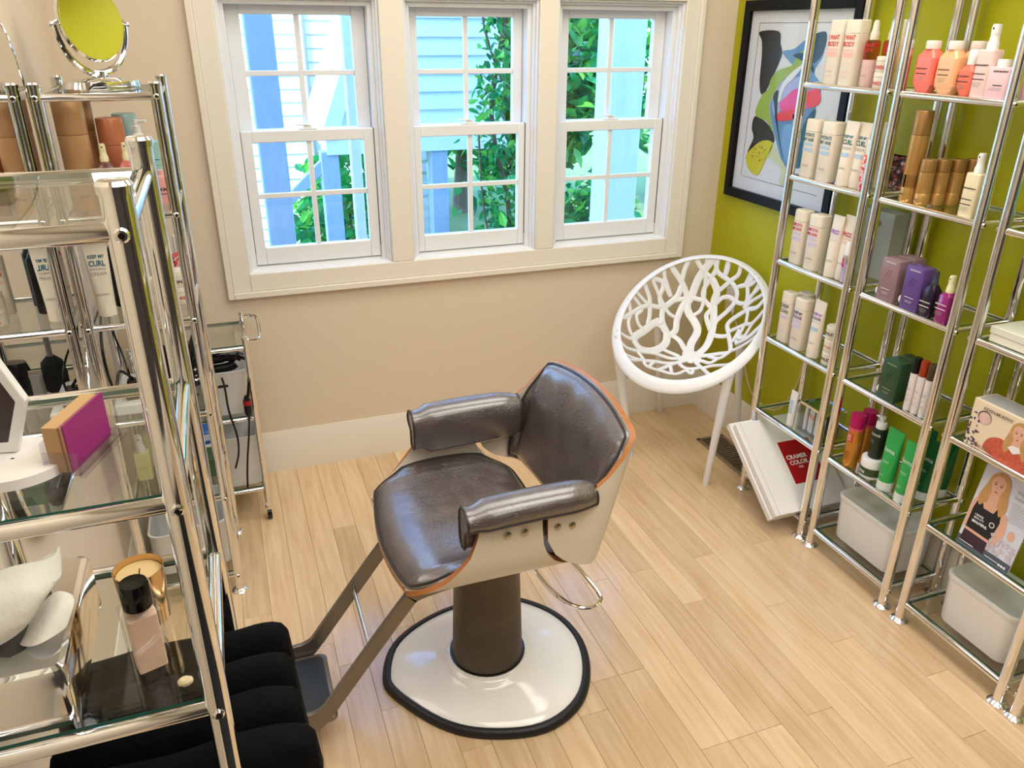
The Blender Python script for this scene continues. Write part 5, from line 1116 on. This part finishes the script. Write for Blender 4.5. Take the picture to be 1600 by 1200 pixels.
# perfume style bottle
t = thing('lotion_bottle', 'square clear glass bottle of blush lotion with black cap', 'bottle', (-2.222, -2.112, TA(3)), radians(18))
M().loft([rr(.044, .038, .004, 0), rr(.044, .038, .004, .098), rr(.036, .030, .006, .102)]).build('glass', glass('thick_glass', (.96, .96, .95), ior=1.5), t, smooth=30)
M().loft([rr(.034, .028, .003, .010), rr(.034, .028, .003, .090)]).build('lotion', mat('blush_lotion', (240, 206, 184), .25), t); M().lathe([(.017, .102), (.017, .134), (.0155, .137), (.003, .1372)], 28).build('cap', mat('gloss_black', (8, 8, 9), .12), t)
pb = M().sphere((0, 0, .006), .0075, 10, (1.3, 1, .8)).build('shell', mat('cream_pebble', (222, 206, 168), .5), loc=(-2.182, -2.155, TA(3))); tag(pb, 'small cream shell lying on the near glass shelf by the post', 'shell')
# folded black capes standing side by side on the shelf below
clm = mat('black_cape_cloth', (9, 9, 11), .9, spec=.15, bump=(26, .5, 5))
q = random.Random(11)
for k, (yy, xr, lab) in enumerate(((-1.918, -2.048, 'folded black cape, rearmost of the row under the near tower'), (-1.991, -2.046, 'folded black cape, second from the back of the row'), (-2.064, -2.042, 'folded black cape, third from the back of the row'), (-2.138, -2.030, 'folded black cape, nearest the camera in the row'))):
    secs = []; xl = -2.385; n = 13
    for i in range(n):
        x_ = xl+(xr-xl)*i/(n-1); e = min(i, n-1-i); s = (.82, .96, 1)[min(e, 2)]; sec = []
        for j in range(20):
            a = 2*pi*j/20; c, si = cos(a), sin(a); wob = 1+.05*sin(3*a+i*.9+k)+q.uniform(-.02, .02)
            yv = .0345*s*wob*(abs(c)**.75)*(1 if c > 0 else -1); zv = .080+.078*s*(1 if si < -.6 else wob)*(abs(si)**.75)*(1 if si > 0 else -1)
            sec.append(V((x_+q.uniform(-.002, .002), yv, max(0.001, zv))))
        secs.append(sec)
    t = thing('folded_cape', lab, 'cape', (0, yy, TA(2)), 0, 'folded black salon capes'); flipfix(M().loft(secs).build('cloth', clm, t, smooth=70, subsurf=1))

# ---- rolling cart by the back wall
ct = thing('rolling_cart', 'chrome rolling cart with glass top and side handle by the window wall', 'cart', (-2.235, -.225, 0))
ax, by = .178, .135; lv = (.135, .425, .690)
for sx in (-1, 1):
    for sy in (-1, 1):
        p = M().lathe([(.0105, .058), (.0105, .722), (.0115, .724), (.0115, .731), (.003, .733)], 16, (sx*ax, sy*by, 0)).build('post', chrome, ct)
        M().lathe([(.013, .05), (.013, .058)], 14, (sx*ax, sy*by, 0)).bx(sx*ax-.010, sx*ax+.010, sy*by-.008, sy*by+.014, .046, .051).bx(sx*ax-.0115, sx*ax-.0095, sy*by-.004, sy*by+.022, .012, .050).bx(sx*ax+.0095, sx*ax+.0115, sy*by-.004, sy*by+.022, .012, .050).build('caster_fork', chrome, p)
        M().tube([(sx*ax-.008, sy*by+.010, .024), (sx*ax+.008, sy*by+.010, .024)], .024, 22).build('caster_wheel', black_pl, p)
for z in lv:
    for e in (-1, 1): M().cyl((-ax, e*by, z), (ax, e*by, z), .0075).build('rail', chrome, ct); M().cyl((e*ax, -by, z), (e*ax, by, z), .0075).build('rail', chrome, ct)
    gsh = M().bx(-ax+.009, ax-.009, -by+.009, by-.009, z+.004, z+.009); gsh.mi = [0, 0, 1, 1, 1, 1]; gsh.build('glass_shelf', [shelf_glass, glass_edge], ct, smooth=0)
M().tube(smooth_path([(ax, by-.004, .715), (ax+.030, by-.004, .715), (ax+.048, by-.025, .715), (ax+.052, 0, .715), (ax+.048, -by+.025, .715), (ax+.030, -by+.004, .715), (ax, -by+.004, .715)], 5), .0062, 10).build('handle', chrome, ct)
bn = bin_('tall white open box holding the black curling iron on the cart', (-2.150, -.225, .435), .17, .22, .165, 0, False, r=.03)
M().bx(-.018, .018, -.1085, -.1055, .108, .124).build('grip_hole', black_pl, bn, bevel=.004)
bin_('white open box on the bottom shelf of the rolling cart', (-2.150, -.225, .145), .20, .23, .20, 0, False, r=.03)
t = thing('curling_iron', 'black curling tool lying across the open box on the cart, cord hanging down', 'hair tool', (-2.14, -.268, .618), 0)
M().tube(smooth_path([(-.075, .02, .0), (-.05, .01, .012), (0, 0, .020), (.045, -.004, .016), (.066, -.006, .006)], 5), [.028]*6+[.026]*5+[.022]*5+[.016]*4+[.010], 16).build('body', mat('gloss_black', (8, 8, 9)), t)
M().tube(smooth_path([(-.06, .0, -.02), (-.03, -.01, -.025), (.02, -.012, -.02), (.04, -.01, -.01)], 4), .017, 12).build('handle', black_pl, t)
M().tube(smooth_path([(.062, -.006, .010), (.082, -.05, .0), (.078, -.10, -.04), (.068, -.115, -.09), (.062, -.117, -.110)], 6), .0055, 10).build('cord', black_pl, t)
M().lathe([(.012, 0), (.014, .004), (.014, .018)], 18, (.061, -.117, -.128)).build('red_ring', mat('red_ring', (170, 24, 24), .3), t); M().lathe([(.006, -.045), (.013, -.03), (.0135, 0)], 18, (.061, -.117, -.128)).build('swivel', black_pl, t); M().lathe([(.013, .018), (.006, .036)], 16, (.061, -.117, -.128)).build('swivel', black_pl, t)
M().tube(smooth_path([(.061, -.117, -.173), (.050, -.117, -.25), (.036, -.116, -.33), (.026, -.115, -.40), (.020, -.114, -.46)], 6), .0035, 8).build('cord', black_pl, t)
M().tube(smooth_path([(-.02, -.01, -.03), (-.005, -.09, -.05), (-.002, -.113, -.14), (.012, -.114, -.24), (.008, -.113, -.31), (-.01, -.112, -.37)], 6), .0035, 8).build('cord', black_pl, t)
# ================================================================== OUTSIDE
GZ = -.6
siding = mat('white_siding_paint', (222, 228, 234), .5, vary=(3, .04, (1, 1, 8)))
post_m = mat('weathered_white_post', (158, 174, 194), .6, bump=(40, .3), vary=(5, .12, (9, 9, .8)))
struct('ground', M().bx(-16, 16, .14, 24, GZ-.1, GZ), mat('garden_soil_grass', (96, 118, 60), .9, vary=(2, .4)))
struct('added_shade_wall', M().bx(-6, 4, -.1, .14, ZC+.1, 6.4), siding)  # unseen storey, added and sized to keep the bay in shade
struct('wall_outer', M().bx(-6, XL-.1, .04, .14, GZ, ZC+.1).bx(.1, 4, .04, .14, GZ, ZC+.1), siding)
def clap(root, x0, x1, y, z0, z1, h=.115, left=None):
    z = z0
    while z < z1-.01:
        xa = x0 if not left else left(z+h/2)
        if x1-xa > .05:
            xt = xa if not left else left(z+h)
            M().add([(xa, y-.022, z), (x1, y-.022, z), (x1, y-.006, z+h), (xt, y-.006, z+h), (xa, y, z), (x1, y, z), (x1, y, z+h), (xt, y, z+h)], [(0, 1, 2, 3), (4, 0, 3, 7), (1, 5, 6, 2), (0, 4, 5, 1), (3, 2, 6, 7)]).build('clapboard', siding, root, smooth=0)
        z += h
hs = thing('neighbour_house', 'white clapboard house wall in the sun beyond the left window', 'house', (-2.4, 4.9, GZ))
M().bx(-1.4, 2.3, .0, 2.0, 0, 4.8).build('wall', siding, hs)
clap(hs, -1.4, 2.3, 0, .05, 4.6)
M().bx(-1.5, -1.4, -.05, .1, 0, 4.8).build('corner_board', siding, hs); M().tube([(1.19, -.06, .3), (1.19, -.06, 4.4)], .028, 8).build('downspout', mat('grey_pipe', (150, 156, 160), .5), hs)
by_ = thing('raised_bay', 'shaded clapboard bay raised on posts, beyond the middle window', 'house bay', (-.7, 2.6, GZ))
lx = lambda z: -.62+(z-1.62)*.40            # raked left edge (local)
M().add([(lx(1.52), 0, 1.52), (.60, 0, 1.52), (.60, 0, 4.2), (lx(4.2), 0, 4.2), (lx(1.52), 1.6, 1.52), (.60, 1.6, 1.52), (.60, 1.6, 4.2), (lx(4.2), 1.6, 4.2)], [(0, 1, 2, 3), (5, 4, 7, 6), (4, 0, 3, 7), (1, 5, 6, 2), (3, 2, 6, 7), (0, 4, 5, 1)]).build('wall', siding, by_, smooth=0)
clap(by_, 0, .60, 0, 1.66, 4.1, .115, left=lx)
M().bx(lx(1.5), .62, -.05, .02, 1.50, 1.66).build('skirt_board', siding, by_)
M().add([(lx(1.6)-.08, -.06, 1.6), (lx(1.6)+.03, -.06, 1.6), (lx(4.2)+.03, -.06, 4.2), (lx(4.2)-.08, -.06, 4.2), (lx(1.6)-.08, .1, 1.6), (lx(1.6)+.03, .1, 1.6), (lx(4.2)+.03, .1, 4.2), (lx(4.2)-.08, .1, 4.2)], [(0, 1, 2, 3), (5, 4, 7, 6), (4, 0, 3, 7), (1, 5, 6, 2), (3, 2, 6, 7), (0, 4, 5, 1)]).build('rake_board', siding, by_, smooth=0)
for xx in (-.65, .115): M().bx(xx-.06, xx+.06, -.04, .08, 0, 1.52).build('post', post_m, by_, bevel=.006)
M().box((-.86, .02, 1.28), (.62, .06, .07), Matrix.Rotation(radians(-42), 3, 'Y')).build('brace', post_m, by_, bevel=.004)
for x_, y_, w_, lab in ((-1.815, 1.0, .125, 'weathered square porch post right outside the left window'), (-1.385, 1.25, .055, 'narrow white porch post outside the right side of the left window'), (.0, 1.0, .19, 'broad white porch post outside the right window')):
    t = thing('porch_post', lab, 'post', (x_, y_, GZ), 0, 'porch posts outside the windows'); M().bx(-w_/2, w_/2, -w_/2, w_/2, 0, 3.2).build('shaft', post_m if w_ == .125 else siding, t, bevel=.008); M().bx(-w_/2-.015, w_/2+.015, -w_/2-.015, w_/2+.015, 0, .18).build('plinth', siding, t, bevel=.006)
# planting
def leafmat(name, rgb): 
    m = mat(name, rgb, .45); b = m.node_tree.nodes['Principled BSDF']; n = m.node_tree.nodes; l = m.node_tree.links
    tr = n.new('ShaderNodeBsdfTranslucent'); tr.inputs[0].default_value = (*[min(1, c*1.5) for c in lin(rgb)], 1); mx = n.new('ShaderNodeMixShader'); mx.inputs[0].default_value = .35
    l.new(b.outputs[0], mx.inputs[1]); l.new(tr.outputs[0], mx.inputs[2]); l.new(mx.outputs[0], n['Material Output'].inputs['Surface']); return m
lf = [leafmat('leaf_green', (44, 150, 74)), leafmat('leaf_light', (110, 186, 70)), leafmat('leaf_dark', (26, 112, 66))]
def leaf(m, c, s, rn):
    R = (Matrix.Rotation(rn.uniform(0, 2*pi), 3, 'Z') @ Matrix.Rotation(rn.uniform(-1.1, 1.1), 3, 'X') @ Matrix.Rotation(rn.uniform(-.8, .8), 3, 'Y'))
    pts = [(0, -.5, 0), (.30, -.12, .06), (.22, .25, .05), (0, .6, -.05), (-.22, .25, .05), (-.30, -.12, .06), (0, .0, -.02)]
    m.add([V(c)+R @ (V(p)*s) for p in pts], [(0, 1, 6), (1, 2, 6), (2, 3, 6), (3, 4, 6), (4, 5, 6), (5, 0, 6)])
LM = []
for k in range(3):
    m = M(); leaf(m, (0, 0, 0), 1, random.Random(k+1)); me = bpy.data.meshes.new('leaf'); me.from_pydata([tuple(p) for p in m.v], [], m.f); me.materials.append(lf[k]); LM.append(me)
def foliage(root, name, centre, rad, n, s, rn, ml, floor=None):
    m = M()
    for k in range(n):
        u = V((rn.gauss(0, 1), rn.gauss(0, 1), rn.gauss(0, 1))).normalized()*rn.uniform(.45, 1)**.6
        c = V((centre[0]+u.x*rad[0], centre[1]+u.y*rad[1], centre[2]+u.z*rad[2]))
        if c.z < .05: continue
        m.cur = rn.choice((0, 0, 1, 2)); leaf(m, c, s*rn.uniform(.7, 1.3), rn)
    o = m.build(name, ml, root, smooth=0); o['kind'] = 'stuff'; return o
rn = random.Random(21)
vine = thing('climbing_vine', 'leafy climbing vine hanging between the middle and right windows', 'vine', (-.45, 1.75, GZ))
stem = smooth_path([(.12, .1, 0), (.05, .02, .6), (.10, 0, 1.2), (.0, .05, 1.8), (.08, 0, 2.4), (.15, .1, 3.0)], 6); M().tube(stem, .016, 8).build('stem', mat('vine_stem', (110, 88, 66), .8), vine)
for pts in ([(.05, .02, .9), (-.08, -.05, 1.2), (-.10, 0, 1.7)], [(.10, 0, 1.5), (.30, -.1, 1.9), (.42, -.1, 2.3)], [(.05, 0, 2.0), (-.06, 0, 2.3), (-.08, .05, 2.7)], [(.1, 0, 2.2), (.35, 0, 2.5), (.62, 0, 2.35)]): M().tube(smooth_path(pts, 5), .007, 6).build('stem', mat('vine_stem', (110, 88, 66)), vine)
for k in range(250):
    z_ = rn.uniform(.7, 2.75); wd = .15 if z_ > 1.3 else .24; x_ = rn.gauss(.06, wd)
    if z_ > 2.0 and rn.random() < .45: x_ = rn.uniform(.15, .75)
    o = bpy.data.objects.new('leaf', LM[rn.choice((0, 0, 1, 2))]); COL.objects.link(o); o.parent = vine; o.location = (x_, rn.gauss(0, .09), z_); s = rn.uniform(.06, .11); o.scale = (s, s, s); o.rotation_euler = (rn.uniform(0, 6.3), rn.uniform(0, 6.3), rn.uniform(0, 6.3))
foliage(vine, 'foliage', (.06, 0, 1.75), (.17, .12, 1.05), 900, .055, rn, lf); foliage(vine, 'foliage', (.42, -.05, 2.25), (.36, .10, .20), 160, .09, rn, lf)
for x_, y_, w_, h_, n, s, lab, cat in (
    (-1.15, 3.25, .5, 1.15, 900, .11, 'bright green shrub under the bay, seen at the right of the left window', 'shrub'),
    (-.22, 2.3, .36, .95, 900, .10, 'green shrub low outside the middle window', 'shrub'),
    (.48, 2.2, .40, 1.25, 1000, .10, 'dark green shrub low outside the right window', 'shrub'),
    (-1.75, 2.6, .35, .75, 400, .09, 'small shrub behind the weathered porch post', 'shrub'),
    (-.95, 4.3, .6, 1.3, 800, .12, 'large shrub in the shade behind the bay posts', 'shrub')):
    t = thing('shrub', lab, cat, (x_, y_, GZ), 0, 'shrubs outside'); M().tube([(0, 0, 0), (.02, 0, h_*.5), (0, 0, h_*.9)], [.03, .02, .008], 8).build('stem', mat('vine_stem', (110, 88, 66)), t)
    foliage(t, 'foliage', (0, 0, h_*.55), (w_, w_*.8, h_*.55), n, s, rn, lf)
for x_, y_, r_, zc, n, lab in ((.75, 4.3, .80, 1.9, 3000, 'sunlit leafy tree beyond the right window'), (3.6, 6.4, 1.3, 2.4, 2200, 'farther tree behind the sunlit leafy one'), (1.0, 7.4, 1.0, 1.8, 1500, 'distant tree between the bay and the right porch post')):
    t = thing('tree', lab, 'tree', (x_, y_, GZ), 0, 'trees in the garden'); M().tube([(0, 0, 0), (.05, .02, zc*.5), (0, 0, zc)], [.14, .10, .05], 10).build('trunk', mat('vine_stem', (110, 88, 66)), t)
    foliage(t, 'crown', (0, 0, zc), (r_, r_*.9, r_*1.25), n, .17, rn, lf)
